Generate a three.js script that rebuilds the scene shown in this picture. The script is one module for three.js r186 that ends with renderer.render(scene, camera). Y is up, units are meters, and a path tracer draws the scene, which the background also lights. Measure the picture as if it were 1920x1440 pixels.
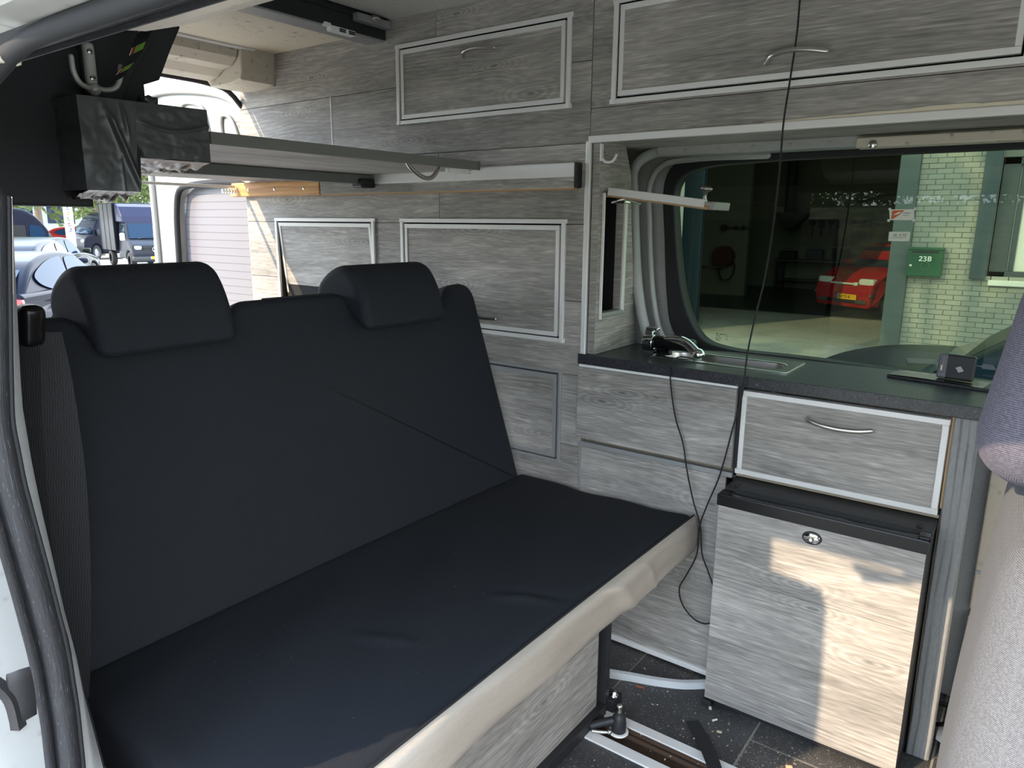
import * as THREE from 'three';
import { RoundedBoxGeometry } from 'three/addons/geometries/RoundedBoxGeometry.js';
import { mergeGeometries, mergeVertices, toCreasedNormals } from 'three/addons/utils/BufferGeometryUtils.js';

// ---------- camera, sky, sun, exposure ----------
const scene = new THREE.Scene();
const camera = new THREE.PerspectiveCamera(55.93, 1920 / 1440, 0.02, 400);
camera.position.set(0, 1.1, 0);
camera.rotation.set(-0.219936, 0.63596, 0.00794, 'YXZ');
const renderer = new THREE.WebGLRenderer({ antialias: true });
renderer.toneMapping = THREE.LinearToneMapping;
renderer.toneMappingExposure = 3.6;
renderer.shadowMap.enabled = true;

const SUN = new THREE.Vector3(-0.405, 0.63, 1).normalize();
// a hazy summer sky with thin high cloud, the same all round
const skyTexture = (() => {
  const W = 1024, H = 512, d = new Float32Array(W * H * 4), h2 = (x, y) => { let h = Math.imul(x, 374761393) ^ Math.imul(y, 668265263); h = Math.imul(h ^ (h >>> 13), 1274126177); return ((h ^ (h >>> 16)) >>> 0) / 4294967296; };
  const n2 = (x, y) => { const i = Math.floor(x), j = Math.floor(y), u = x - i, v = y - j, a = u * u * (3 - 2 * u), b = v * v * (3 - 2 * v); return (h2(i, j) * (1 - a) + h2(i + 1, j) * a) * (1 - b) + (h2(i, j + 1) * (1 - a) + h2(i + 1, j + 1) * a) * b; };
  for (let r = 0; r < H; r++) for (let c = 0; c < W; c++) {
    const e = ((r + 0.5) / H - 0.5) * Math.PI, az = ((c + 0.5) / W - 0.5) * 2 * Math.PI, y = Math.sin(e), x = Math.cos(az) * Math.cos(e), z = Math.sin(az) * Math.cos(e), o = (r * W + c) * 4;
    let col = [0.34, 0.32, 0.29];
    if (y > 0) {
      const k = Math.pow(1 - y, 2.2), px = x / (y + 0.12) * 1.4, pz = z / (y + 0.12) * 1.4;
      const f = 0.5 * n2(px + 40, pz + 40) + 0.25 * n2(px * 2.1 + 9, pz * 2.1) + 0.15 * n2(px * 4.3, pz * 4.3 + 5) + 0.1 * n2(px * 9, pz * 9), t = Math.min(1, Math.max(0, (f - 0.36) / 0.3)), cl = t * t * (3 - 2 * t) * 0.8;
      const blue = [0.50 + 0.36 * k, 0.72 + 0.24 * k, 1.04 + 0.02 * k], white = [1.04, 1.05, 1.06];
      col = blue.map((b, i) => b + (white[i] - b) * cl);
    }
    d[o] = col[0]; d[o + 1] = col[1]; d[o + 2] = col[2]; d[o + 3] = 1;
  }
  const t = new THREE.DataTexture(d, W, H, THREE.RGBAFormat, THREE.FloatType); t.mapping = THREE.EquirectangularReflectionMapping; t.magFilter = THREE.LinearFilter; t.needsUpdate = true;
  return t;
})();
scene.background = scene.environment = skyTexture;
scene.backgroundIntensity = scene.environmentIntensity = 2.3;
const sun = new THREE.DirectionalLight(new THREE.Color().setRGB(1.0, 0.79, 0.55), 2.2);
sun.position.copy(SUN).multiplyScalar(40);
sun.castShadow = true;
sun.shadow.mapSize.set(4096, 4096);
sun.shadow.radius = 1.0;
Object.assign(sun.shadow.camera, { left: -35, right: 12, top: 25, bottom: -25, near: 1, far: 110 });
scene.add(sun, sun.target);
// ---------- helpers ----------
function rng(seed) {
  let s = seed >>> 0;
  return () => { s = (s + 0x6d2b79f5) | 0; let t = Math.imul(s ^ (s >>> 15), 1 | s); t = (t + Math.imul(t ^ (t >>> 7), 61 | t)) ^ t; return ((t ^ (t >>> 14)) >>> 0) / 4294967296; };
}
const R = rng(7), lerp = (a, b, t) => a + (b - a) * t, clamp = (x, a, b) => Math.min(b, Math.max(a, x)), sstep = (a, b, x) => { const t = clamp((x - a) / (b - a), 0, 1); return t * t * (3 - 2 * t); };
const V = (x, y, z) => new THREE.Vector3(x, y, z);
const P3 = (a) => a.map((p) => V(...p));
const used = {}, partCount = new WeakMap();
function numbered(name) { const n = used[name] ?? 0; used[name] = n + 1; return n ? name + '_' + String(n).padStart(3, '0') : name; }
function tag(o, label, category, group) { o.userData.label = label; o.userData.category = category; if (group) o.userData.group = group; return o; }
function thing(name, label, category, pos = [0, 0, 0], group) {
  const o = new THREE.Group(); o.name = numbered(name); o.position.set(...pos); scene.add(o); return tag(o, label, category, group);
}
function struct(name, pos = [0, 0, 0]) { const o = new THREE.Group(); o.name = numbered(name); o.position.set(...pos); scene.add(o); o.userData.kind = 'structure'; return o; }
function partName(parent, name) { const c = partCount.get(parent) ?? {}, k = c[name] ?? 0; c[name] = k + 1; partCount.set(parent, c); return k ? name + '_' + String(k).padStart(3, '0') : name; }
function part(name, parent) { const g = new THREE.Group(); g.name = partName(parent, name); parent.add(g); return g; }
function mesh(name, geo, mat, parent) {
  const g = Array.isArray(geo) ? join(geo) : geo, m = new THREE.Mesh(g, mat);
  m.castShadow = m.receiveShadow = true;
  if (parent) { m.name = partName(parent, name); parent.add(m); } else { m.name = numbered(name); scene.add(m); }
  return m;
}
const smesh = (name, geo, mat) => { const m = mesh(name, geo, mat); m.userData.kind = 'structure'; return m; };
function plain(g) {
  const h = g.index ? g.toNonIndexed() : g;
  for (const k of Object.keys(h.attributes)) if (!['position', 'normal', 'uv'].includes(k)) h.deleteAttribute(k);
  if (!h.attributes.normal) h.computeVertexNormals();
  if (!h.attributes.uv) h.setAttribute('uv', new THREE.BufferAttribute(new Float32Array(h.attributes.position.count * 2), 2));
  return h;
}
function join(list) { return mergeGeometries(list.map(plain)); }
// planar uv in metres by facing; the grain (u) runs along the given axis
function uvm(g0, grain = 'x', size = [1.28, 0.64], off = [0, 0]) {
  const g = plain(g0), p = g.attributes.position, uv = new Float32Array(p.count * 2), a = V(), b = V(), c = V(), n = V(), gi = 'xyz'.indexOf(grain);
  for (let i = 0; i < p.count; i += 3) {
    a.fromBufferAttribute(p, i); b.fromBufferAttribute(p, i + 1); c.fromBufferAttribute(p, i + 2);
    n.copy(b).sub(a).cross(c.clone().sub(a));
    const m = [Math.abs(n.x), Math.abs(n.y), Math.abs(n.z)], k = m.indexOf(Math.max(...m)), axes = [0, 1, 2].filter((x) => x !== k);
    const ua = axes.includes(gi) ? gi : axes[0], va = axes.find((x) => x !== ua);
    [a, b, c].forEach((q, j) => { uv[(i + j) * 2] = q.getComponent(ua) / size[0] + off[0]; uv[(i + j) * 2 + 1] = q.getComponent(va) / size[1] + off[1]; });
  }
  g.setAttribute('uv', new THREE.BufferAttribute(uv, 2));
  return g;
}
// box between two corners with softened edges
function box(x0, x1, y0, y1, z0, z1, r = 0.0015, seg = 1) {
  const w = Math.abs(x1 - x0), h = Math.abs(y1 - y0), d = Math.abs(z1 - z0), q = Math.min(r, w * 0.45, h * 0.45, d * 0.45);
  return plain(new RoundedBoxGeometry(w, h, d, seg, q)).translate((x0 + x1) / 2, (y0 + y1) / 2, (z0 + z1) / 2);
}
// finely divided box with round edges that a function may push about
function soft(w, h, d, r, nx, ny, nz, push) {
  let g = new THREE.BoxGeometry(w, h, d, nx, ny, nz); g.deleteAttribute('uv'); g.deleteAttribute('normal'); g = mergeVertices(g, 1e-5);
  const p = g.attributes.position, v = V(), q = V(), lim = V(w / 2 - r, h / 2 - r, d / 2 - r);
  for (let i = 0; i < p.count; i++) {
    v.fromBufferAttribute(p, i); q.set(clamp(v.x, -lim.x, lim.x), clamp(v.y, -lim.y, lim.y), clamp(v.z, -lim.z, lim.z));
    const n = v.clone().sub(q); if (n.lengthSq() > 1e-12) v.copy(q).addScaledVector(n.normalize(), r);
    if (push) push(v);
    p.setXYZ(i, v.x, v.y, v.z);
  }
  g.computeVertexNormals();
  return g;
}
function tube(pts, r, seg = 48, rad = 8, caps = true) {
  const c = new THREE.CatmullRomCurve3(P3(pts), false, 'centripetal'), g = [new THREE.TubeGeometry(c, seg, r, rad, false)];
  if (caps) for (const t of [0, 1]) { const e = c.getPoint(t); g.push(new THREE.SphereGeometry(r, rad, 4).translate(e.x, e.y, e.z)); }
  return join(g);
}
function poly(pts, holes = []) { const s = new THREE.Shape(pts.map((p) => new THREE.Vector2(...p))); for (const h of holes) s.holes.push(h.isPath || h.curves ? h : new THREE.Path(h.map((p) => new THREE.Vector2(...p)))); return s; }
function rrect(x0, x1, y0, y1, r, path = false) {
  const s = path ? new THREE.Path() : new THREE.Shape();
  s.moveTo(x0 + r, y0); s.lineTo(x1 - r, y0); s.absarc(x1 - r, y0 + r, r, -Math.PI / 2, 0, false); s.lineTo(x1, y1 - r); s.absarc(x1 - r, y1 - r, r, 0, Math.PI / 2, false);
  s.lineTo(x0 + r, y1); s.absarc(x0 + r, y1 - r, r, Math.PI / 2, Math.PI, false); s.lineTo(x0, y0 + r); s.absarc(x0 + r, y0 + r, r, Math.PI, Math.PI * 1.5, false);
  return s;
}
// extrusions: a shape drawn in (x,y) pushed along z; in (z,y) pushed along x; in (x,z) pushed along y
function exZ(s, z0, z1, bevel = 0, seg = 2, curve = 12) {
  const b = bevel ? { bevelEnabled: true, bevelSize: bevel, bevelThickness: bevel, bevelOffset: -bevel, bevelSegments: seg } : { bevelEnabled: false };
  return plain(new THREE.ExtrudeGeometry(s, { depth: z1 - z0 - 2 * bevel, curveSegments: curve, ...b })).translate(0, 0, z0 + bevel);
}
const exX = (s, x0, x1, bevel = 0, seg = 2, curve = 12) => exZ(s, x0, x1, bevel, seg, curve).applyMatrix4(new THREE.Matrix4().set(0, 0, 1, 0, 0, 1, 0, 0, -1, 0, 0, 0, 0, 0, 0, 1));   // shape x = -z
const exY = (s, y0, y1, bevel = 0, seg = 2, curve = 12) => exZ(s, y0, y1, bevel, seg, curve).applyMatrix4(new THREE.Matrix4().set(1, 0, 0, 0, 0, 0, 1, 0, 0, -1, 0, 0, 0, 0, 0, 1));  // shape y = -z
const zy = (pts) => pts.map(([z, y]) => [-z, y]), xz = (pts) => pts.map(([x, z]) => [x, -z]);
function cyl(r0, r1, h, x, y, z, rad = 20, axis = 'y') { const g = new THREE.CylinderGeometry(r1, r0, h, rad); if (axis === 'x') g.rotateZ(-Math.PI / 2); if (axis === 'z') g.rotateX(Math.PI / 2); return plain(g).translate(x, y, z); }
function lathe(pts, x, y, z, rad = 24, axis = 'y') { const g = new THREE.LatheGeometry(pts.map((p) => new THREE.Vector2(...p)), rad); if (axis === 'x') g.rotateZ(-Math.PI / 2); if (axis === 'z') g.rotateX(Math.PI / 2); return plain(g).translate(x, y, z); }
// a grid surface from a function of (u, v), with thickness given by a second offset sheet
function sheet(fn, nu, nv) {
  const pos = [], uv = [], idx = [];
  for (let j = 0; j <= nv; j++) for (let i = 0; i <= nu; i++) { const q = fn(i / nu, j / nv); pos.push(...q); uv.push(i / nu, j / nv); }
  for (let j = 0; j < nv; j++) for (let i = 0; i < nu; i++) { const a = j * (nu + 1) + i; idx.push(a, a + 1, a + nu + 2, a, a + nu + 2, a + nu + 1); }
  const g = new THREE.BufferGeometry(); g.setAttribute('position', new THREE.Float32BufferAttribute(pos, 3)); g.setAttribute('uv', new THREE.Float32BufferAttribute(uv, 2)); g.setIndex(idx); g.computeVertexNormals();
  return g;
}
// ribbon (strap, belt, tape) of a width and thickness along a path
function ribbon(pts, w, t, wdir, n = 40) {
  const c = new THREE.CatmullRomCurve3(P3(pts), false, 'centripetal'), s = [];
  const W = V(...wdir).normalize();
  for (const side of [1, -1]) s.push(sheet((u, v) => { const p = c.getPoint(v), tan = c.getTangent(v), nrm = tan.clone().cross(W).normalize(); return p.addScaledVector(W, (u - 0.5) * w * side).addScaledVector(nrm, side * t / 2).toArray(); }, 4, n));
  for (const e of [0.5, -0.5]) s.push(sheet((u, v) => { const p = c.getPoint(v), tan = c.getTangent(v), nrm = tan.clone().cross(W).normalize(); return p.addScaledVector(W, e * w).addScaledVector(nrm, (u - 0.5) * t * (e > 0 ? -1 : 1)).toArray(); }, 1, n));
  return join(s);
}
const C = (r, g, b) => new THREE.Color().setRGB(r, g, b);   // real-world base colours, linear
const S = (r, g, b) => new THREE.Color(`rgb(${r},${g},${b})`);

// ---------- computed textures: grain, weave, wear ----------
const hash = (x, y, s) => { let h = Math.imul(x | 0, 374761393) ^ Math.imul(y | 0, 668265263) ^ Math.imul(s | 0, 2147483647 ^ 0x27d4eb2d); h = Math.imul(h ^ (h >>> 13), 1274126177); return ((h ^ (h >>> 16)) >>> 0) / 4294967296; };
const wrap = (i, n) => ((i % n) + n) % n;
function vn(x, y, px, py, s = 0) {   // value noise that repeats every px by py cells
  const ix = Math.floor(x), iy = Math.floor(y), fx = x - ix, fy = y - iy, u = fx * fx * (3 - 2 * fx), v = fy * fy * (3 - 2 * fy);
  const a = hash(wrap(ix, px), wrap(iy, py), s), b = hash(wrap(ix + 1, px), wrap(iy, py), s), c = hash(wrap(ix, px), wrap(iy + 1, py), s), d = hash(wrap(ix + 1, px), wrap(iy + 1, py), s);
  return a + (b - a) * u + (c - a) * v + (a - b - c + d) * u * v;
}
const fb = (u, v, nx, ny, oct = 3, s = 0) => { let t = 0, a = 0.5, w = 0; for (let o = 0; o < oct; o++) { t += a * vn(u * nx, v * ny, nx, ny, s + o * 17); w += a; a *= 0.5; nx *= 2; ny *= 2; } return t / w; };
function tex(w, h, fn, srgb = true) {
  const d = new Uint8Array(w * h * 4);
  for (let y = 0; y < h; y++) for (let x = 0; x < w; x++) { const c = fn((x + 0.5) / w, (y + 0.5) / h), o = (y * w + x) * 4; d[o] = clamp(c[0], 0, 255); d[o + 1] = clamp(c[1], 0, 255); d[o + 2] = clamp(c[2], 0, 255); d[o + 3] = 255; }
  const t = new THREE.DataTexture(d, w, h); t.wrapS = t.wrapT = THREE.RepeatWrapping; t.magFilter = THREE.LinearFilter; t.minFilter = THREE.LinearMipmapLinearFilter; t.generateMipmaps = true; if (srgb) t.colorSpace = THREE.SRGBColorSpace; t.needsUpdate = true;
  return t;
}
function rep(t, u, v) { const c = t.clone(); c.repeat.set(u, v); c.needsUpdate = true; return c; }
function canvasTex(w, h, draw) { const c = document.createElement('canvas'); c.width = w; c.height = h; draw(c.getContext('2d'), w, h); const t = new THREE.CanvasTexture(c); t.colorSpace = THREE.SRGBColorSpace; t.magFilter = THREE.LinearFilter; return t; }
function woodPair(tone, contrast, seed, knots = 7) {
  const kn = []; const r = rng(seed); for (let i = 0; i < knots; i++) kn.push([r(), r(), 0.05 + r() * 0.05, 0.025 + r() * 0.03, r() < 0.5]);
  const W = 1536, H = 768, val = new Float32Array(W * H);
  const f = (u, v) => {
    let dv = (fb(u, v, 3, 5, 2, seed) - 0.5) * 0.05, ring = 0, heart = 0;
    for (const [ku, kv, a, b, dark] of kn) { const du = wrap(u - ku + 0.5, 1) - 0.5, dw = wrap(v - kv + 0.5, 1) - 0.5, e = Math.exp(-(du * du) / (a * a) - (dw * dw) / (b * b)); dv += dw * 0.75 * e; const rr = Math.hypot(du / a, dw / b); ring += Math.sin(rr * 26 + 5 * vn(u * 24, v * 24, 24, 24, seed + 3)) * e * 0.6; if (dark) heart += Math.exp(-rr * rr * 40); }
    const w = v + dv + 2;
    const broad = fb(u, w, 4, 22, 3, seed + 5) - 0.5, mid = vn(u * 20, w * 150, 20, 150, seed + 9) - 0.5, fine = vn(u * 64, w * 384, 64, 384, seed + 11) - 0.5, cath = Math.sin((w * 60 + 5 * fb(u, w, 2, 6, 2, seed + 21)) * 6.283) * sstep(0.5, 0.75, fb(u, w, 2, 4, 2, seed + 23));
    const white = Math.pow(vn(u * 26, w * 220, 26, 220, seed + 31), 5), patch = fb(u, v, 5, 6, 3, seed + 41) - 0.5;
    return broad * 0.42 + mid * 0.34 + fine * 0.42 + cath * 0.10 + ring * 0.32 - heart * 0.5 + white * 0.5 + patch * 0.75;
  };
  for (let y = 0; y < H; y++) for (let x = 0; x < W; x++) val[y * W + x] = f((x + 0.5) / W, (y + 0.5) / H);
  const at = (u, v) => val[Math.min(H - 1, Math.floor(v * H)) * W + Math.min(W - 1, Math.floor(u * W))];
  const map = tex(W, H, (u, v) => { const t = 1 + contrast * at(u, v); return [tone[0] * t, tone[1] * t, tone[2] * t]; });
  const bump = tex(W / 2, H / 2, (u, v) => { const t = 128 + 90 * at(u, v); return [t, t, t]; }, false);
  return { map, bump };
}
// ---------- materials ----------
const std = (o) => new THREE.MeshStandardMaterial(o), phys = (o) => new THREE.MeshPhysicalMaterial(o);
const wA = woodPair([143, 138, 132], 0.46, 11, 8);
const noiseB = tex(256, 256, (u, v) => { const t = 255 * (0.5 * fb(u, v, 32, 32, 2, 3) + 0.5 * vn(u * 128, v * 128, 128, 128, 5)); return [t, t, t]; }, false);
const mott = tex(512, 512, (u, v) => { const t = 215 + 40 * fb(u, v, 6, 6, 4, 61) + 12 * (vn(u * 200, v * 200, 200, 200, 8) - 0.5); return [t, t, t]; });
const weave = tex(64, 64, (u, v) => { const a = (Math.sin((u * 16 + v * 16) * Math.PI * 2) + Math.sin((u * 16 - v * 16) * Math.PI * 2)) * 0.25 + 0.5, t = 255 * (0.75 * a + 0.25 * vn(u * 64, v * 64, 64, 64, 2)); return [t, t, t]; }, false);
const weaveC = tex(64, 64, (u, v) => { const a = (Math.sin((u * 16 + v * 16) * Math.PI * 2) + Math.sin((u * 16 - v * 16) * Math.PI * 2)) * 0.25 + 0.5, t = 135 + 120 * a + 30 * (vn(u * 64, v * 64, 64, 64, 2) - 0.5); return [t, t, t * 1.02]; });
const cord = tex(64, 64, (u, v) => { const t = 150 + 70 * Math.sin(u * 16 * Math.PI * 2) * 0.5 + 50 * vn(u * 32, v * 32, 32, 32, 4); return [t, t, t]; });
const slate = tex(1024, 1024, (u, v) => { const m = fb(u, v, 7, 7, 4, 71), f = vn(u * 300, v * 300, 300, 300, 3), dust = Math.pow(vn(u * 400, v * 400, 400, 400, 15), 14) * (0.4 + 1.6 * fb(u, v, 5, 5, 3, 88)) * 190, sand = Math.pow(vn(u * 256, v * 256, 256, 256, 45), 9) * sstep(0.52, 0.66, fb(u, v, 4, 4, 3, 99)) * 190, t = 58 + 40 * (m - 0.5) + 14 * (f - 0.5); return [t * 1.02 + dust + sand, t + dust + sand * 0.78, t + dust * 0.95 + sand * 0.52]; });
const speck = tex(512, 512, (u, v) => { const t = 52 + 26 * (vn(u * 256, v * 256, 256, 256, 7) - 0.5) + 60 * Math.pow(vn(u * 180, v * 180, 180, 180, 9), 8) - 30 * Math.pow(vn(u * 150, v * 150, 150, 150, 19), 8); return [t, t, t * 1.06]; });
const scratch = tex(512, 512, (u, v) => { const s = Math.pow(vn(u * 14, v * 110, 14, 110, 33), 16), d = Math.pow(vn(u * 60, v * 60, 60, 60, 12), 18), t = 235 + 14 * (fb(u, v, 4, 4, 3, 5) - 0.5) - 120 * s * sstep(0.55, 0.7, fb(u, v, 6, 6, 2, 44)) - 90 * d; return [t, t * 0.985, t * 0.96]; });
const concT = tex(1024, 1024, (u, v) => { const t = 172 + 40 * (fb(u, v, 9, 9, 4, 17) - 0.5) + 26 * (vn(u * 400, v * 400, 400, 400, 2) - 0.5) - 22 * Math.pow(fb(u, v, 16, 16, 3, 27), 3); return [t, t * 0.98, t * 0.92]; });
const dirt = tex(512, 512, (u, v) => { const t = 30 + 22 * fb(u, v, 8, 8, 3, 4) + 130 * Math.pow(vn(u * 180, v * 180, 180, 180, 3), 16) + 60 * Math.pow(vn(u * 20, v * 200, 20, 200, 6), 12); return [t, t, t * 1.05]; });
const pineT = tex(512, 256, (u, v) => { const w = v + 0.04 * (fb(u, v, 3, 4, 2, 1) - 0.5), g = Math.sin(w * 40 + 6 * fb(u, w, 2, 6, 2, 3)) * 14 + 26 * (vn(u * 12, w * 100, 12, 100, 6) - 0.5); return [196 + g, 142 + g * 0.9, 84 + g * 0.7]; });
const postT = tex(1024, 256, (v, u) => { const du = u + 0.1 * (fb(u, v, 3, 4, 3, 2) - 0.5), g = Math.pow(0.5 + 0.5 * Math.sin(du * 70 + 8 * fb(u, v, 2, 3, 2, 9)), 6); const t = 128 - 46 * g * vn(u * 20, v * 9, 20, 9, 3) + 10 * (vn(u * 90, v * 90, 90, 90, 1) - 0.5); return [t, t, t * 0.985]; });

const woodM = (p, bumpS = 0.0009, rough = 0.62) => std({ map: p.map, bumpMap: p.bump, bumpScale: bumpS, roughness: rough });
const M = {
  wood: woodM(wA),
  alu: std({ color: C(0.74, 0.72, 0.69), roughness: 0.42, metalness: 0.1, bumpMap: noiseB, bumpScale: 0.0001 }),
  aluGrey: std({ color: C(0.34, 0.34, 0.33), roughness: 0.45, metalness: 0.3 }),
  steel: std({ color: C(0.62, 0.61, 0.58), roughness: 0.24, metalness: 1 }),
  brushed: std({ color: C(0.56, 0.53, 0.5), roughness: 0.33, metalness: 1 }),
  chrome: std({ color: C(0.75, 0.76, 0.77), roughness: 0.06, metalness: 1 }),
  black: std({ color: C(0.012, 0.012, 0.013), roughness: 0.5 }),
  blackGloss: phys({ color: C(0.006, 0.006, 0.007), roughness: 0.24, specularIntensity: 0.6 }),
  blackMetal: std({ color: C(0.020, 0.020, 0.022), roughness: 0.5, metalness: 0.1, bumpMap: noiseB, bumpScale: 0.0003 }),
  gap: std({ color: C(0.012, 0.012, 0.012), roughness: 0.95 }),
  carcass: std({ color: C(0.3, 0.24, 0.17), roughness: 0.85 }),
  rubber: std({ map: rep(dirt, 1, 1), color: C(0.7, 0.7, 0.75), roughness: 0.5, bumpMap: noiseB, bumpScale: 0.0004 }),
  rubberPlain: std({ color: C(0.010, 0.010, 0.012), roughness: 0.75 }),
  fabric: phys({ map: rep(weaveC, 1, 1), color: C(0.024, 0.0275, 0.034), roughness: 0.8, bumpMap: weave, bumpScale: 0.0007, specularIntensity: 0.6 }),
  vinyl: std({ map: mott, color: C(0.5, 0.435, 0.365), roughness: 0.48, bumpMap: noiseB, bumpScale: 0.00025 }),
  paintWhite: phys({ map: scratch, color: C(0.46, 0.465, 0.47), roughness: 0.4, clearcoat: 0.2, clearcoatRoughness: 0.2 }),
  paintGreyWhite: std({ map: mott, color: C(0.55, 0.55, 0.56), roughness: 0.4 }),
  paintDoor: std({ map: scratch, color: C(0.38, 0.385, 0.38), roughness: 0.4 }),
  paintSilver: std({ map: scratch, color: C(0.27, 0.285, 0.3), roughness: 0.4 }),
  paintDirty: std({ map: scratch, color: C(0.66, 0.61, 0.53), roughness: 0.42 }),
  paintGrey: std({ map: mott, color: C(0.42, 0.42, 0.4), roughness: 0.45 }),
  paintBeige: std({ map: scratch, color: C(0.68, 0.6, 0.48), roughness: 0.5 }),
  board: std({ map: scratch, color: C(0.8, 0.73, 0.6), roughness: 0.6 }),
  ceiling: std({ map: mott, color: C(0.62, 0.6, 0.55), roughness: 0.7 }),
  trim: std({ color: C(0.014, 0.014, 0.016), roughness: 0.7, bumpMap: noiseB, bumpScale: 0.0006 }),
  tape: phys({ color: C(0.045, 0.048, 0.05), roughness: 0.36, clearcoat: 0.4, clearcoatRoughness: 0.25, bumpMap: noiseB, bumpScale: 0.0002 }),
  slate: std({ map: slate, roughness: 0.55, bumpMap: noiseB, bumpScale: 0.0003 }),
  grout: std({ color: C(0.24, 0.225, 0.19), roughness: 0.9 }),
  worktop: std({ map: rep(speck, 1, 1), color: C(0.85, 0.85, 0.88), roughness: 0.33, bumpMap: noiseB, bumpScale: 0.00012 }),
  pine: std({ map: pineT, roughness: 0.55 }), rawEdge: std({ color: C(0.42, 0.26, 0.13), roughness: 0.8 }),
  post: std({ map: postT, bumpMap: postT, bumpScale: 0.0012, roughness: 0.5 }),
  boardEdge: std({ color: C(0.16, 0.16, 0.145), roughness: 0.6 }),
  greyHook: std({ color: C(0.42, 0.41, 0.38), roughness: 0.35, metalness: 0.2 }),
  rust: std({ map: mott, color: C(0.09, 0.05, 0.03), roughness: 0.9 }),
  seatGrey: phys({ map: rep(cord, 1, 1), color: C(0.28, 0.29, 0.32), roughness: 0.95, bumpMap: noiseB, bumpScale: 0.0008, sheen: 0.2, sheenColor: C(0.4, 0.4, 0.42) }),
  seatPurple: phys({ map: rep(cord, 1, 1), color: C(0.2, 0.185, 0.235), roughness: 0.95, bumpMap: cord, bumpScale: 0.0006, sheen: 0.4, sheenColor: C(0.3, 0.28, 0.34) }),
  webbing: std({ map: rep(weaveC, 1, 1), color: C(0.022, 0.022, 0.024), roughness: 0.7, bumpMap: weave, bumpScale: 0.0008 }),
  tint: phys({ color: C(0.15, 0.185, 0.118), transmission: 1, thickness: 0, roughness: 0, ior: 1.5, specularIntensity: 0.5 }),
  clear: phys({ color: C(0.86, 0.9, 0.88), transmission: 1, thickness: 0, roughness: 0, ior: 1.5 }),
  white: std({ color: C(0.75, 0.75, 0.72), roughness: 0.5 }),
  ground: std({ map: concT, color: C(0.8, 0.8, 0.8), roughness: 0.9 }),
  asphalt: std({ map: concT, color: C(0.55, 0.54, 0.52), roughness: 0.95 }),
};
// ---------- the van: floor, roof, walls ----------
const ZW = -1.576;                                     // plane of the cabinet fronts
{
  const f = struct('floor');
  mesh('floor_base', [box(-2.4, 2.0, -0.07, -0.036, -1.9, -0.22, 0.004), box(-2.4, -0.74, -0.04, -0.0016, -1.9, -0.22, 0.002), box(0.2, 2.0, -0.04, -0.0016, -1.9, -0.22, 0.002), box(-0.74, 0.2, -0.04, -0.0016, -1.9, -1.292, 0.002), box(-0.74, 0.2, -0.04, -0.0016, -1.23, -0.22, 0.002)], M.grout, f);
  // slate-look tiles, joints open between them; the seat rail leaves a slot
  const xs = [-2.4, -2.043, -1.712, -1.381, -1.05, -0.72, -0.394, -0.064, 0.266, 0.596, 0.926, 1.256, 1.586, 2.0], rails = [-1.316, -1.204];
  for (let i = 0; i < xs.length - 1; i++) {
    const zs = i >= 6 ? [-1.9, -1.42, -0.78, -0.22] : i === 5 ? [-1.9, -0.94, -0.22] : [-1.9, -1.2, -0.56, -0.22];
    for (let j = 0; j < zs.length - 1; j++) {
      const a = xs[i] + 0.0024, b = xs[i + 1] - 0.0024, c = zs[j] + 0.0024, d = zs[j + 1] - 0.0024, slot = a > -0.73 && b < 0.3 && c < rails[0] && d > rails[1];
      const g = slot ? [box(a, b, -0.003, 0, c, rails[0] + 0.028, 0.001), box(a, b, -0.003, 0, rails[1] - 0.028, d, 0.001)] : [box(a, b, -0.0018, 0, c, d, 0.0006)];
      mesh('tile', uvm(join(g), 'x', [0.7, 0.7], [i * 0.37, j * 0.53]), M.slate, f);
    }
  }
}
{ // roof and ceiling
  const c = struct('ceiling');
  mesh('roof_skin', box(-2.42, 2.0, 1.70, 1.73, -1.95, -0.2, 0.01), M.paintWhite, c);
  mesh('headlining', uvm(box(-1.6, 2.0, 1.655, 1.68, -1.9, -0.42, 0.004), 'x', [1, 1]), M.ceiling, c);
  mesh('ceiling_board', uvm(box(-2.14, -1.68, 1.630, 1.642, -1.62, -0.5, 0.002), 'z', [0.9, 0.9]), M.board, c);
  mesh('board_trim', box(-2.155, -2.128, 1.624, 1.646, -1.50, -0.5, 0.003), M.alu, c);
}
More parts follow.
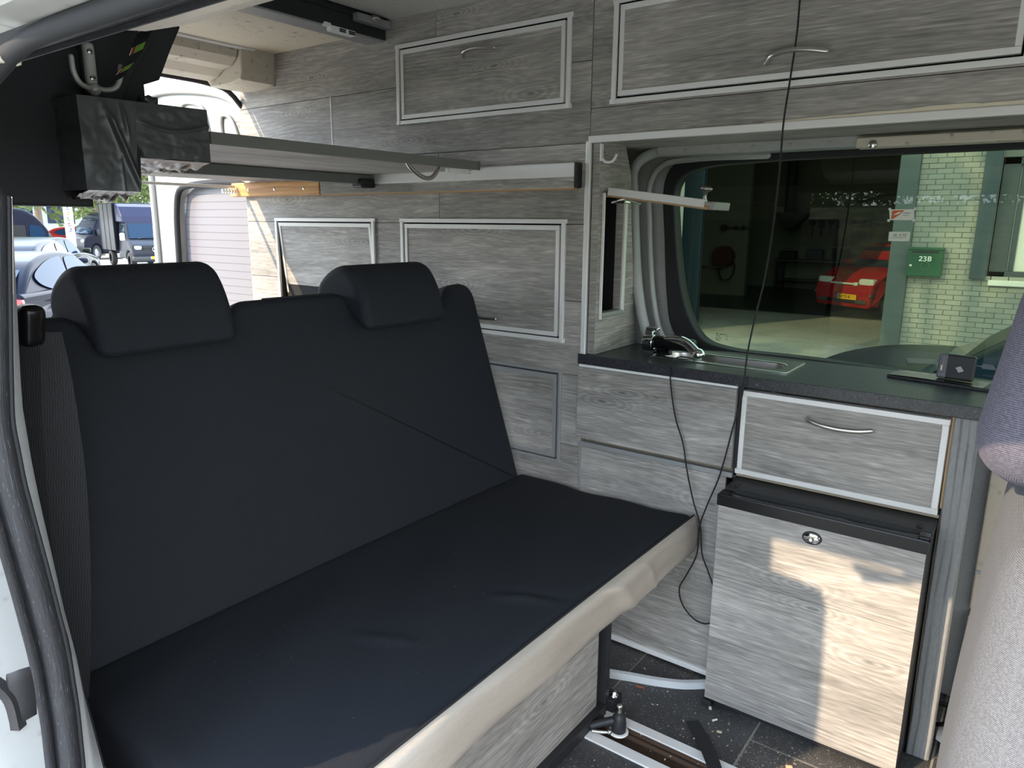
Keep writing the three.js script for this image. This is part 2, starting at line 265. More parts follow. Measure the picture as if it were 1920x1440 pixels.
{ // rear roof cross-beam above the open rear doors, painted metal, with its corner gusset
  const b = struct('trim_1');
  const prof = poly([[-2.34, 1.70], [-2.34, 1.585], [-2.335, 1.555], [-2.315, 1.545], [-2.27, 1.553], [-2.235, 1.572], [-2.19, 1.578], [-2.158, 1.60], [-2.145, 1.64], [-2.145, 1.70]]);
  mesh('cross_beam', uvm(exZ(prof, -1.45, -0.35, 0.004), 'z', [0.8, 0.8]), M.paintDirty, b);
  const gus = poly([[-2.34, 1.70], [-2.34, 1.55], [-2.318, 1.528], [-2.27, 1.525], [-2.2, 1.528], [-2.152, 1.536], [-2.142, 1.56], [-2.14, 1.64], [-2.14, 1.70]]);
  mesh('corner_gusset', uvm(exZ(gus, -1.60, -1.452, 0.005), 'z', [0.8, 0.8]), M.paintDirty, b);
  mesh('weatherstrip', tube([[-2.345, 1.55, -0.9], [-2.345, 1.548, -1.3], [-2.345, 1.545, -1.45], [-2.345, 1.53, -1.53], [-2.345, 1.48, -1.585]], 0.009, 30, 8), M.rubberPlain, b);
  mesh('rear_corner_sheet', uvm(box(-2.36, -2.335, -0.1, 1.70, -1.88, -1.585, 0.003), 'y', [0.8, 0.8]), M.paintDirty, b);
  mesh('cable', tube([[-2.0, 1.625, -1.59], [-2.08, 1.60, -1.60], [-2.13, 1.575, -1.60], [-2.2, 1.585, -1.59]], 0.011, 20, 8), M.black, b);
}
{ // far wall: sheet metal with the window opening, seen behind the kitchen and ahead of it
  const w = struct('wall_left');
  const hole = new THREE.Path([[-0.79, 1.265], [-0.834, 1.25], [-0.859, 1.205], [-0.85, 1.057], [-0.834, 0.9], [-0.818, 0.827], [-0.785, 0.785], [-0.72, 0.762], [0.33, 0.762], [0.37, 0.80], [0.37, 1.22], [0.33, 1.265]].map((p) => new THREE.Vector2(...p)));
  mesh('side_sheet', uvm(exZ(poly([[-2.36, -0.1], [2.0, -0.1], [2.0, 1.70], [-2.36, 1.70]], [hole]), -1.885, -1.86, 0), 'x', [0.8, 0.8]), M.paintGrey, w);
  mesh('lower_panel', uvm(box(-0.05, 1.9, 0.245, 0.62, -1.86, -1.835, 0.004), 'x', [0.8, 0.8]), M.paintBeige, w);
  mesh('lower_panel', uvm(box(-0.05, 1.9, 0.0, 0.235, -1.86, -1.82, 0.004), 'x', [0.8, 0.8], [0.3, 0.4]), M.paintBeige, w);
  mesh('lower_panel', uvm(box(-0.05, 1.9, 0.62, 0.745, -1.86, -1.85, 0.004), 'x', [0.8, 0.8], [0.1, 0.7]), M.paintBeige, w);
  mesh('swage_line', box(-0.05, 1.9, 0.335, 0.343, -1.84, -1.829, 0.002), M.paintGrey, w);
  // rolled edge of the body round the recess
  mesh('rolled_edge', tube([[-0.6, 1.284, -1.81], [-0.8, 1.283, -1.81], [-0.885, 1.276, -1.80], [-0.925, 1.243, -1.79], [-0.921, 1.154, -1.788], [-0.911, 1.042, -1.786], [-0.896, 0.925, -1.785], [-0.873, 0.831, -1.785], [-0.852, 0.776, -1.785]], 0.014, 60, 10), M.paintGrey, w);
  mesh('rolled_edge', tube([[-0.59, 1.262, -1.83], [-0.78, 1.262, -1.832], [-0.862, 1.25, -1.83], [-0.893, 1.21, -1.825], [-0.89, 1.1, -1.822], [-0.88, 1.0, -1.82], [-0.866, 0.9, -1.82], [-0.845, 0.82, -1.82], [-0.82, 0.776, -1.82]], 0.008, 60, 8), M.paintGrey, w);
  mesh('window_header', uvm(box(-0.86, 0.4, 1.268, 1.292, -1.85, -1.78, 0.004), 'x', [0.8, 0.8]), M.paintGrey, w);
  mesh('window_header', uvm(box(-0.38, 0.4, 1.262, 1.284, -1.80, -1.755, 0.004), 'x', [0.8, 0.8]), M.paintDirty, w);
  const riv = []; for (let i = 0; i < 9; i++) riv.push(new THREE.SphereGeometry(0.004, 8, 6).scale(1, 1, 0.5).translate(-0.78 + i * 0.085, 1.28, -1.779));
  mesh('rivet_row', riv, M.paintGrey, w);
  mesh('bracket_screw', lathe([[0, 0], [0.009, 0], [0.008, 0.004], [0, 0.005]], -0.345, 1.268, -1.754, 14, 'z'), M.steel, w);
}
{ // the tinted side window in its rubber, with what is stuck to the glass
  const w = struct('window_1');
  const gl = [[-0.70, 1.247], [-0.77, 1.238], [-0.812, 1.22], [-0.831, 1.186], [-0.826, 1.1], [-0.81, 0.987], [-0.79, 0.902], [-0.763, 0.84], [-0.726, 0.797], [-0.666, 0.781], [-0.475, 0.778], [0.30, 0.778], [0.345, 0.80], [0.355, 0.85], [0.355, 1.2], [0.33, 1.24], [0.30, 1.247]];
  const ou = [[-0.70, 1.268], [-0.79, 1.266], [-0.838, 1.251], [-0.863, 1.205], [-0.854, 1.057], [-0.838, 0.9], [-0.822, 0.827], [-0.787, 0.782], [-0.72, 0.762], [-0.475, 0.76], [0.33, 0.76], [0.375, 0.80], [0.378, 0.85], [0.378, 1.22], [0.34, 1.265], [0.30, 1.268]];
  const smooth = (a) => new THREE.CatmullRomCurve3(a.map((p) => V(p[0], p[1], 0)), true, 'centripetal').getPoints(90).slice(0, -1).map((p) => new THREE.Vector2(p.x, p.y));
  const ring = new THREE.Shape(smooth(ou)); ring.holes.push(new THREE.Path(smooth(gl)));
  mesh('rubber_gasket', exZ(ring, -1.887, -1.842, 0.004), M.rubberPlain, w);
  mesh('pane', new THREE.ShapeGeometry(new THREE.Shape(smooth(gl.map(([x, y]) => [x * 1.004, y < 1 ? y - 0.004 : y + 0.004])))).translate(0, 0, -1.866), M.tint, w);
  const mark = canvasTex(256, 192, (g, W, H) => { g.clearRect(0, 0, W, H); g.fillStyle = '#23261c'; g.font = 'bold 30px sans-serif'; for (const [y, a] of [[26, '1111001111110111'], [68, '11110111'], [110, '1101111011'], [152, '1101111']]) [...a].forEach((c, i) => { if (c === '1') g.fillRect(6 + i * 11, y, 8, 18); }); g.lineWidth = 5; g.strokeStyle = '#23261c'; g.beginPath(); g.arc(214, 60, 26, 0, 7); g.stroke(); g.beginPath(); g.arc(214, 130, 20, 0, 7); g.stroke(); });
  mesh('glass_mark', new THREE.PlaneGeometry(0.036, 0.024).translate(-0.683, 0.806, -1.8645), std({ map: mark, transparent: true, roughness: 0.8, side: THREE.DoubleSide }), w);
}
// the edge of the sliding-door opening behind the door: height, depth of the two rubber tubes and of the body
const EDGE = [[1.06, -0.272], [0.956, -0.26], [0.911, -0.2555], [0.85, -0.2575], [0.816, -0.2605], [0.738, -0.268], [0.653, -0.275], [0.577, -0.276], [0.51, -0.274], [0.3, -0.262], [0.0, -0.25]];
const edgeZ = (y) => { for (let i = 0; i + 1 < EDGE.length; i++) if (y >= EDGE[i + 1][0]) return lerp(EDGE[i + 1][1], EDGE[i][1], (y - EDGE[i + 1][0]) / (EDGE[i][0] - EDGE[i + 1][0])); return EDGE.at(-1)[1]; };
const PX = -0.78;
{ // near wall: the side of the van behind and ahead of the open sliding door
  const w = struct('wall_right');
  const two = (m) => { const c = m.clone(); c.side = THREE.DoubleSide; return c; }, jambX = (y) => -0.785, low = (y) => edgeZ(y) + 0.040;
  mesh('door_jamb', uvm(sheet((u, v) => { const y = lerp(-0.25, 1.125, v), t = u < 0.6 ? u / 0.6 : 1, k = u < 0.6 ? 0 : (u - 0.6) / 0.4, bend = 0.012 * sstep(0.60, 0.585, y) ; return [PX - 0.006 - 0.075 * t * t - bend * t - 0.10 * k, y, low(y) - 0.004 + 0.11 * t + 0.012 * k]; }, 16, 60), 'y', [0.8, 0.8]), two(M.paintSilver), w);
  mesh('side_sheet', uvm(join([sheet((u, v) => [lerp(-2.4, -0.95, u), lerp(-0.45, 1.70, v), low(lerp(-0.45, 1.2, v)) + 0.11 - 0.08 * sstep(1.2, 1.7, lerp(-0.45, 1.7, v))], 6, 30), sheet((u, v) => [lerp(-0.95, -0.90, u), lerp(-0.45, 1.125, v), low(lerp(-0.45, 1.125, v)) + 0.114], 2, 30)]), 'x', [0.8, 0.8]), two(M.paintWhite), w);
  const fx = (y) => y > 0.61 ? lerp(-0.855, -0.93, sstep(0.61, 0.70, y)) : Math.min(-0.80, -0.855 + (0.61 - y) * 0.30);
  mesh('pillar_flange', uvm(sheet((u, v) => { const y = lerp(-0.02, 1.12, v); return [lerp(PX - 0.012, fx(y), u), y, lerp(edgeZ(y) - 0.004, -0.303, Math.pow(u, 0.6))]; }, 8, 60), 'y', [0.8, 0.8]), two(M.paintGreyWhite), w);
  mesh('inner_lining', uvm(sheet((u, v) => { const y = lerp(-0.02, 1.12, v); return [lerp(fx(y), -2.4, u), y, -0.305]; }, 6, 40), 'y', [0.8, 0.8]), two(M.trim), w);
  // roof side rail over the opening: white outside, painted inside
  mesh('roof_rail', uvm(exX(poly(zy([[-0.20, 1.735], [-0.175, 1.6], [-0.16, 1.4], [-0.18, 1.26], [-0.215, 1.236], [-0.24, 1.234], [-0.252, 1.262], [-0.335, 1.268], [-0.36, 1.285], [-0.40, 1.70]])), -0.66, 2.0, 0.003), 'x', [0.8, 0.8]), M.paintWhite, w);
  mesh('roof_rail', uvm(exX(poly(zy([[-0.20, 1.735], [-0.175, 1.6], [-0.165, 1.4], [-0.19, 1.26], [-0.25, 1.262], [-0.335, 1.268], [-0.40, 1.70]])), -2.4, -0.66, 0.003), 'x', [0.8, 0.8]), M.paintWhite, w);
  mesh('inner_rail', uvm(exX(poly(zy([[-0.337, 1.2685], [-0.36, 1.285], [-0.44, 1.297], [-0.485, 1.312], [-0.51, 1.345], [-0.47, 1.66], [-0.42, 1.70], [-0.36, 1.70]])), -0.82, 2.0, 0.003), 'x', [0.8, 0.8]), M.paintDirty, w);
  mesh('rear_rail', exX(poly(zy([[-0.337, 1.2685], [-0.44, 1.31], [-0.46, 1.66], [-0.42, 1.70], [-0.36, 1.70]])), -2.4, -0.82, 0.003), M.trim, w);
  mesh('striker', [ribbon([[-0.80, 0.645, -0.195], [-0.797, 0.655, -0.205], [-0.793, 0.63, -0.222], [-0.793, 0.59, -0.226]], 0.022, 0.012, [0.5, 0, 0.85], 20), soft(0.012, 0.06, 0.024, 0.005, 2, 4, 2).translate(-0.79, 0.625, -0.228)], M.blackMetal, w);
  mesh('grommet', lathe([[0.013, 0], [0.018, 0.003], [0.023, 0.001], [0.024, -0.002]], -0.806, 0.485, -0.215, 24, 'x'), M.rubberPlain, w);
  mesh('track_end', box(-0.74, -0.64, 1.2115, 1.218, -0.248, -0.226, 0.002), M.paintDirty, w);
  // ahead of the opening: door post, front door with its window
  mesh('front_post', uvm(box(0.50, 0.62, -0.1, 1.70, -0.33, -0.2, 0.02), 'y', [0.8, 0.8]), M.paintWhite, w);
  mesh('front_door_panel', uvm(join([box(0.62, 2.0, -0.2, 0.82, -0.30, -0.2, 0.02), box(0.62, 2.0, 1.25, 1.70, -0.32, -0.22, 0.02), box(1.5, 2.0, 0.8, 1.3, -0.30, -0.2, 0.02)]), 'x', [0.8, 0.8]), M.paintWhite, w);
}
{ // black rubber seals round the opening
  const s = struct('trim_2');
  const ys = []; for (let y = 1.118; y > 0.05; y -= 0.03) ys.push(y);
  mesh('door_seal', tube(ys.map((y) => [PX - 0.0125, y, edgeZ(y) + 0.0125]), 0.0125, 110, 14), M.rubber, s);
  mesh('door_seal', tube(ys.map((y) => [PX - 0.012, y, edgeZ(y) + 0.0325]), 0.0075, 110, 12), M.rubber, s);
  mesh('seal_lip', tube(ys.map((y) => [PX - 0.006, y, edgeZ(y) + 0.001]), 0.0025, 110, 6), M.rubberPlain, s);
  mesh('header_seal', tube([[-0.72, 1.196, -0.236], [-0.675, 1.206, -0.238], [-0.645, 1.217, -0.24], [-0.61, 1.2245, -0.242], [-0.57, 1.2275, -0.244], [-0.45, 1.2285, -0.245], [0.0, 1.2285, -0.245], [0.5, 1.2285, -0.245]], 0.0075, 60, 10), M.rubberPlain, s);
  const chan = (z0, z1, y0, y1) => exX(rrect(-z0, -z1, y0, y1, 0.003), -0.95, 0.5, 0.001);
  mesh('track_channel', [chan(-0.255, -0.285, 1.243, 1.263), chan(-0.290, -0.314, 1.250, 1.266), chan(-0.318, -0.338, 1.2555, 1.269)], M.blackMetal, s);
  mesh('channel_fin', [box(-0.95, 0.5, 1.240, 1.25, -0.2885, -0.2865, 0.001), box(-0.95, 0.5, 1.246, 1.262, -0.3165, -0.315, 0.001)], M.blackMetal, s);
}
{ // cab end: bulkhead frame, windscreen, dashboard
  const w = struct('wall_front');
  mesh('scuttle', uvm(box(1.75, 2.05, -0.1, 0.72, -1.9, -0.2, 0.03), 'z', [0.8, 0.8]), M.trim, w);
  mesh('header_rail', uvm(box(1.3, 1.72, 1.25, 1.70, -1.9, -0.2, 0.03), 'z', [0.8, 0.8]), M.ceiling, w);
  for (const z of [-1.86, -0.26]) mesh('windscreen_post', tube([[1.95, 0.7, z], [1.75, 1.15, z], [1.52, 1.62, z]], 0.04, 20, 10), M.trim, w);
  mesh('windscreen', sheet((u, v) => [lerp(1.95, 1.53, v), lerp(0.7, 1.58, v), lerp(-1.86, -0.26, u)], 2, 6), M.clear, w);
}
// ---------- panelled cabinet wall beside the bench, kitchen, overhead locker ----------
// cut rectangles out of a rectangle
function cutRects(rect, holes) {
  let list = [rect];
  for (const [a, b, c, d] of holes) list = list.flatMap(([x0, x1, y0, y1]) => {
    if (b <= x0 || a >= x1 || d <= y0 || c >= y1) return [[x0, x1, y0, y1]];
    const o = [];
    if (c > y0) o.push([x0, x1, y0, c]); if (d < y1) o.push([x0, x1, d, y1]);
    const lo = Math.max(c, y0), hi = Math.min(d, y1);
    if (a > x0) o.push([x0, a, lo, hi]); if (b < x1) o.push([b, x1, lo, hi]);
    return o;
  });
  return list.filter(([a, b, c, d]) => b - a > 0.0008 && d - c > 0.0008);
}
function planks(parent, rows, holes, z0, z1, mat, seed, name = 'plank') {
  const r = rng(seed);
  for (const [y0, y1, xs] of rows) for (let i = 0; i + 1 < xs.length; i++) {
    const rs = cutRects([xs[i] + 0.0007, xs[i + 1] - 0.0007, y0 + 0.0007, y1 - 0.0007], holes);
    const sets = [], off = [r(), r()], meet = (p, q) => p[0] <= q[1] + 0.002 && q[0] <= p[1] + 0.002 && p[2] <= q[3] + 0.002 && q[2] <= p[3] + 0.002;   // what a door cuts apart is a piece of its own
    for (const q of rs) { const hit = sets.filter((t) => t.some((p) => meet(p, q))); hit.forEach((t) => sets.splice(sets.indexOf(t), 1)); sets.push([q, ...hit.flat()]); }
    for (const t of sets) mesh(name, uvm(join(t.map(([a, b, c, d]) => box(a, b, c, d, z0, z1, 0.0008))), 'x', [1.28, 0.64], off), mat, parent);
  }
}
// lift-up door: outer frame strips, dark gap, edged leaf with its own strips, bow handle
function flapDoor(parent, x0, x1, y0, y1, o = {}) {
  const z = ZW, f = o.f ?? 0.0115, tr = o.trim ?? M.alu, off = o.off ?? [R(), R()];
  const d = part('cabinet_door', parent);
  for (const g of [box(x0 - 0.004, x1 + 0.004, y1 - f, y1, z, z + 0.006, 0.0015), box(x0 - 0.004, x1 + 0.004, y0, y0 + f, z, z + 0.006, 0.0015), box(x0, x0 + f, y0 - 0.0, y1 - f * 0.7, z, z + 0.0075, 0.0015), box(x1 - f, x1, y0, y1 - f * 0.7, z, z + 0.0075, 0.0015)]) if (!o.noFrame) mesh('frame_strip', g, tr, d);
  mesh('gap_shade_plate', box(x0 + f * 0.5, x1 - f * 0.5, y0 + f * 0.5, y1 - f * 0.5, z - 0.02, z - 0.016, 0.001), M.gap, d);  // near-black plate behind the leaf, the shade of the door gap as colour
  const g0 = o.gap ?? [0.004, 0.007, 0.003, 0.004], a = x0 + f + g0[0], b = x1 - f - g0[1], c = y0 + f + g0[2], e = y1 - f - g0[3], t = 0.012;
  const leaf = new THREE.Object3D(); leaf.position.set(0, e, z); leaf.rotation.x = o.tilt ?? 0; leaf.updateMatrix();
  const put = (n, g, m) => { const q = mesh(n, g, m, d); q.applyMatrix4(leaf.matrix); return q; };
  put('leaf_board', uvm(box(a + 0.006, b - 0.006, c - e + 0.006, -0.006, -0.01, 0.002, 0.001), 'x', [1.28, 0.64], off), o.mat ?? M.wood);
  for (const g of [box(a, b, -t, 0, -0.012, 0.005, 0.0012), box(a, b, c - e, c - e + t, -0.012, 0.005, 0.0012), box(a, a + t * 0.9, c - e + t, -t, -0.012, 0.0045, 0.0012), box(b - t * 0.9, b, c - e + t, -t, -0.012, 0.0045, 0.0012)]) put('edge_strip', g, tr);
  if (o.handle) put('bow_handle', tube(o.handle.map(([x, y, q]) => [x, y - e, q]), 0.0052, 30, 10), M.brushed);
  return d;
}
{
  const w = thing('panelled_cabinet', 'tall grey wood-look panelled cabinet wall beside and behind the black bench', 'cabinet');
  const doors = [[-1.578, -0.993, 1.371, 1.586], [-1.577, -0.997, 0.795, 1.109], [-2.184, -1.690, 0.795, 1.109], [-1.52, -0.999, 0.467, 0.722]];
  const holes = doors.map(([a, b, c, d]) => [a + 0.004, b - 0.004, c + 0.004, d - 0.004]);
  planks(w, [
    [1.474, 1.668, [-2.348, -1.429, -0.937]], [1.288, 1.474, [-2.348, -1.871, -0.937]], [1.096, 1.288, [-2.348, -1.425, -0.937]],
    [0.905, 1.096, [-2.348, -1.68, -0.937]], [0.714, 0.905, [-2.348, -1.9, -0.937]], [0.522, 0.714, [-2.348, -1.55, -0.937]], [0.33, 0.522, [-2.348, -1.3, -0.937]], [0.0, 0.33, [-2.348, -1.5, -0.937]],
  ], [...holes, [-2.36, -2.142, 1.533, 1.70]], ZW - 0.008, ZW, M.wood, 5);
  mesh('backing', box(-2.346, -0.938, 0.0, 1.53, ZW - 0.034, ZW - 0.022, 0.001), M.carcass, w);
  mesh('seam_strip', box(-1.8735, -1.8685, 1.289, 1.474, ZW - 0.002, ZW + 0.0012, 0.0006), M.white, w);
  mesh('end_edge', box(-2.3495, -2.3475, 0.0, 1.53, ZW - 0.02, ZW, 0.0005), M.board, w);
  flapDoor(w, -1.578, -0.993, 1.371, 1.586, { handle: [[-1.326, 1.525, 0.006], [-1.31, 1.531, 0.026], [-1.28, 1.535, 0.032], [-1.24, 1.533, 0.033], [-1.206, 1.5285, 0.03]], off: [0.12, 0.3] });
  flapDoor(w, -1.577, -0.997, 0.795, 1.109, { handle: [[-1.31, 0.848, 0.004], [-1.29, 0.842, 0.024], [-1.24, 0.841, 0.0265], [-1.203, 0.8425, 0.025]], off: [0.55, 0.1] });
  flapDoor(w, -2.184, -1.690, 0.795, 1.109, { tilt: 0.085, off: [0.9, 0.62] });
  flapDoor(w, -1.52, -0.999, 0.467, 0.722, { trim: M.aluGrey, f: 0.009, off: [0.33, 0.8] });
  mesh('corner_trim', box(-0.945, -0.930, 0.745, 1.292, ZW - 0.006, ZW + 0.006, 0.003), M.alu, w);
}
{ // batten along the cabinet wall that carries the upper bunk
  const b = thing('bunk_rail', 'long wooden batten with white angle strip along the cabinet wall, one end bare orange pine', 'rail');
  mesh('batten', uvm(box(-1.915, -0.963, 1.183, 1.232, ZW, ZW + 0.022, 0.002), 'x', [1.28, 0.64], [0.2, 0.7]), M.wood, b);
  mesh('bare_end', uvm(box(-2.40, -1.917, 1.181, 1.228, ZW, ZW + 0.024, 0.003), 'x', [0.5, 0.12]), M.pine, b);
  const rr = rng(3), sp = []; for (let i = 0; i < 7; i++) sp.push(new THREE.ConeGeometry(0.003 + rr() * 0.002, 0.03 + rr() * 0.03, 5).rotateZ(Math.PI / 2 + (rr() - 0.5) * 0.4).translate(-2.41 - rr() * 0.012, 1.186 + i * 0.0062, ZW + 0.008 + rr() * 0.012));
  mesh('splinter', sp, M.pine, b);
  mesh('raw_underside', box(-1.915, -0.963, 1.179, 1.184, ZW, ZW + 0.021, 0.001), M.rawEdge, b);
  for (const x of [-2.30, -2.15, -1.995]) mesh('screw', lathe([[0, 0.001], [0.004, 0.001], [0.0055, -0.001], [0.0055, -0.002]], x, 1.203, ZW + 0.0245, 12, 'z'), M.steel, b);
  mesh('angle_strip', [box(-1.66, -0.963, 1.209, 1.241, ZW + 0.022, ZW + 0.0255, 0.001), box(-1.66, -0.963, 1.2385, 1.242, ZW, ZW + 0.0255, 0.001)], M.alu, b);
  mesh('end_cap', box(-0.963, -0.955, 1.183, 1.243, ZW, ZW + 0.027, 0.002), M.black, b);
}
{ // overhead locker above the window
  const o = thing('overhead_locker', 'long grey wood-look overhead locker with a framed flap door above the window', 'cabinet');
  planks(o, [[1.300, 1.366, [-0.936, 0.62]], [1.366, 1.66, [-0.936, 0.62]]], [[-0.878, -0.08, 1.372, 1.592], [-0.045, 0.56, 1.372, 1.592]], ZW - 0.008, ZW, M.wood, 21);
  mesh('locker_floor', uvm(box(-0.936, 0.62, 1.290, 1.302, -1.86, ZW - 0.006, 0.001), 'x', [1.28, 0.64]), M.wood, o);
  mesh('locker_back', box(-0.936, 0.62, 1.30, 1.655, -1.62, -1.60, 0.001), M.carcass, o);
  mesh('edge_trim', box(-0.938, 0.62, 1.287, 1.304, ZW - 0.004, ZW + 0.007, 0.003), M.alu, o);
  mesh('torn_edge', (() => { const g = sheet((u, v) => { const x = lerp(-0.52, 0.62, u); return [x, lerp(1.303, 1.306 + 0.006 * clamp((x + 0.52) / 0.3, 0, 1) * (0.7 + 0.5 * vn(u * 60, 0, 60, 2, 4)), v), ZW + 0.0022]; }, 90, 1); return g; })(), M.board, o);
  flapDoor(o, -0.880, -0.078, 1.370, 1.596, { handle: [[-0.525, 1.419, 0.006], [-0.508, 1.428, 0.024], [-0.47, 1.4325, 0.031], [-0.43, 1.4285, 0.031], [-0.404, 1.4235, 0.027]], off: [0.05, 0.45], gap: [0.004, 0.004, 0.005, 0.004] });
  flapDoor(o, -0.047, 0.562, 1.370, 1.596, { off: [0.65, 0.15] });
}
{ // side panel at the left end of the window, with its little compartment and lifted hatch
  const s = thing('alcove_panel', 'narrow grey wood-look side panel with an open dark compartment left of the window', 'panel');
  const hole = [[-1.598, 0.875], [-1.70, 0.878], [-1.70, 1.163], [-1.598, 1.163]];
  mesh('side_board', uvm(exX(poly(zy([[-1.574, 0.775], [-1.80, 0.775], [-1.782, 0.9], [-1.748, 1.1], [-1.735, 1.22], [-1.70, 1.29], [-1.574, 1.29]]), [zy(hole)]), -0.925, -0.905), 'z', [1.28, 0.64], [0.4, 0.2]), M.wood, s);
  mesh('compartment', [box(-1.06, -1.055, 0.87, 1.17, -1.71, -1.59, 0.001), box(-1.06, -0.925, 0.868, 0.873, -1.71, -1.59, 0.001), box(-1.06, -0.925, 1.165, 1.17, -1.71, -1.59, 0.001), box(-1.06, -0.925, 0.87, 1.17, -1.712, -1.706, 0.001), box(-1.06, -0.925, 0.87, 1.17, -1.594, -1.588, 0.001)], M.black, s);
  for (const [a, b, c, d] of [[-1.596, -1.590, 0.862, 1.172], [-1.713, -1.700, 0.872, 1.16]]) mesh('frame_strip', box(-0.905, -0.898, c, d, a, b, 0.0015), M.alu, s);
  mesh('frame_strip', box(-0.905, -0.898, 0.868, 0.878, -1.71, -1.592, 0.0015), M.aluGrey, s);
  mesh('socket', box(-1.0555, -1.052, 1.105, 1.122, -1.668, -1.652, 0.001), M.gap, s);
  mesh('socket', cyl(0.006, 0.006, 0.004, -1.053, 1.0, -1.672, 14, 'x'), M.gap, s);
  mesh('hinge', [box(-0.915, -0.88, 1.148, 1.158, -1.69, -1.66, 0.002), tube([[-0.9, 1.15, -1.63], [-0.87, 1.158, -1.64], [-0.85, 1.148, -1.68]], 0.004, 12, 8), tube([[-0.9, 1.16, -1.66], [-0.875, 1.165, -1.655], [-0.862, 1.152, -1.69]], 0.0035, 12, 8)], M.steel, s);
  const h = part('hatch', s); h.position.set(-0.899, 1.176, 0); h.rotation.z = -0.125;
  mesh('hatch_board', uvm(box(0, 0.262, -0.013, -0.003, -1.70, -1.602, 0.001), 'x', [1.28, 0.64], [0.1, 0.1]), M.rawEdge, h);
  mesh('hatch_face', uvm(box(0.002, 0.268, -0.003, 0.004, -1.70, -1.60, 0.001), 'x', [1.28, 0.64], [0.1, 0.1]), M.wood, h);
  mesh('edge_strip', box(0.004, 0.252, -0.009, 0.009, -1.604, -1.5975, 0.0015), M.alu, h);
  mesh('edge_strip', box(0.262, 0.275, -0.012, 0.006, -1.70, -1.603, 0.002), M.aluGrey, h);
  mesh('knob', lathe([[0, 0.034], [0.010, 0.034], [0.0145, 0.030], [0.013, 0.026], [0.005, 0.021], [0.004, 0.008], [0.007, 0.004], [0.007, 0]], 0.232, 0.003, -1.645, 24), M.brushed, h);
}
{
  const hk = thing('coat_hook', 'small white metal hook screwed under the locker at the window end', 'hook', [-0.904, 1.262, -1.575]);
  mesh('plate', box(0, 0.004, -0.018, 0.022, -0.006, 0.006, 0.0015), M.white, hk);
  mesh('prong', tube([[0.003, -0.012, 0], [0.012, -0.02, -0.004], [0.026, -0.018, -0.01], [0.034, -0.004, -0.014]], 0.0035, 16, 8), M.white, hk);
}
{ // kitchen block: fronts, carcass sides, painted post
  const k = thing('kitchen_unit', 'low grey wood-look kitchen block with drawer, fixed fronts and a painted end post', 'cabinet');
  mesh('front_panel', (() => { const g = uvm(box(-0.947, -0.532, 0.552, 0.740, ZW - 0.006, ZW + 0.010, 0.0015), 'x', [1.28, 0.64], [0.22, 0.05]); return g; })(), M.wood, k);
  mesh('front_panel', uvm(box(-0.938, -0.545, 0.019, 0.528, ZW - 0.010, ZW - 0.002, 0.001), 'x', [1.28, 0.64], [0.7, 0.35]), M.wood, k);
  mesh('panel_strip', box(-0.943, -0.53, 0.528, 0.541, ZW - 0.012, ZW + 0.004, 0.002), M.aluGrey, k);
  mesh('panel_strip', box(-0.943, -0.935, 0.008, 0.529, ZW - 0.012, ZW + 0.003, 0.001), M.aluGrey, k);
  mesh('panel_strip', box(-0.943, -0.53, 0.006, 0.020, ZW - 0.012, ZW + 0.006, 0.002), M.alu, k);
  mesh('top_strip', box(-0.945, -0.532, 0.7405, 0.7475, ZW - 0.004, ZW + 0.008, 0.001), M.white, k);
  mesh('divider', [box(-0.531, -0.522, 0.53, 0.745, ZW - 0.02, ZW - 0.004, 0.001), box(-0.532, -0.524, 0.0, 0.54, -1.85, ZW - 0.012, 0.001)], M.blackMetal, k);
  mesh('carcass', [box(-0.942, -0.115, 0.0, 0.745, -1.858, -1.850, 0.001), box(-0.942, -0.936, 0.0, 0.745, -1.85, ZW - 0.012, 0.001), box(-0.94, -0.53, 0.53, 0.552, -1.84, ZW - 0.02, 0.001), box(-0.53, -0.115, 0.5345, 0.542, -1.84, ZW - 0.004, 0.001)], M.carcass, k);
  const dr = part('drawer', k);
  mesh('drawer_front', uvm(box(-0.513, -0.127, 0.553, 0.728, ZW - 0.012, ZW + 0.002, 0.001), 'x', [1.28, 0.64], [0.42, 0.55]), M.wood, dr);
  for (const g of [box(-0.520, -0.118, 0.726, 0.738, ZW - 0.014, ZW + 0.0055, 0.0015), box(-0.524, -0.118, 0.543, 0.555, ZW - 0.014, ZW + 0.0055, 0.0015), box(-0.520, -0.5095, 0.555, 0.726, ZW - 0.014, ZW + 0.005, 0.0015), box(-0.1305, -0.119, 0.555, 0.726, ZW - 0.014, ZW + 0.005, 0.0015)]) mesh('edge_strip', g, M.alu, dr);
  mesh('bow_handle', tube([[-0.376, 0.698, ZW + 0.004], [-0.372, 0.698, ZW + 0.020], [-0.35, 0.6935, ZW + 0.026], [-0.31, 0.6905, ZW + 0.028], [-0.27, 0.693, ZW + 0.027], [-0.25, 0.697, ZW + 0.024]], 0.0052, 30, 10), M.brushed, dr);
  mesh('end_post', uvm(box(-0.113, -0.07, 0.0, 0.745, -1.632, ZW - 0.001, 0.004), 'y', [0.75, 0.17], [0, 0.3]), M.post, k);
  mesh('old_filler', box(-0.1165, -0.1125, 0.555, 0.742, ZW - 0.02, ZW - 0.006, 0.001), M.rawEdge, k);
}
{ // worktop with the sink cut-out
  const w = thing('worktop', 'dark charcoal laminate kitchen worktop with speckled front edge', 'worktop');
  const g = exY(poly(xz([[-0.946, -1.564], [0.30, -1.548], [0.30, -1.842], [-0.80, -1.842], [-0.925, -1.80], [-0.946, -1.80]]), [rrect(-0.765, -0.462, 1.655, 1.775, 0.02, true)]), 0.748, 0.774, 0.0015);
  mesh('slab', uvm(g, 'x', [0.5, 0.5]), M.worktop, w);
}
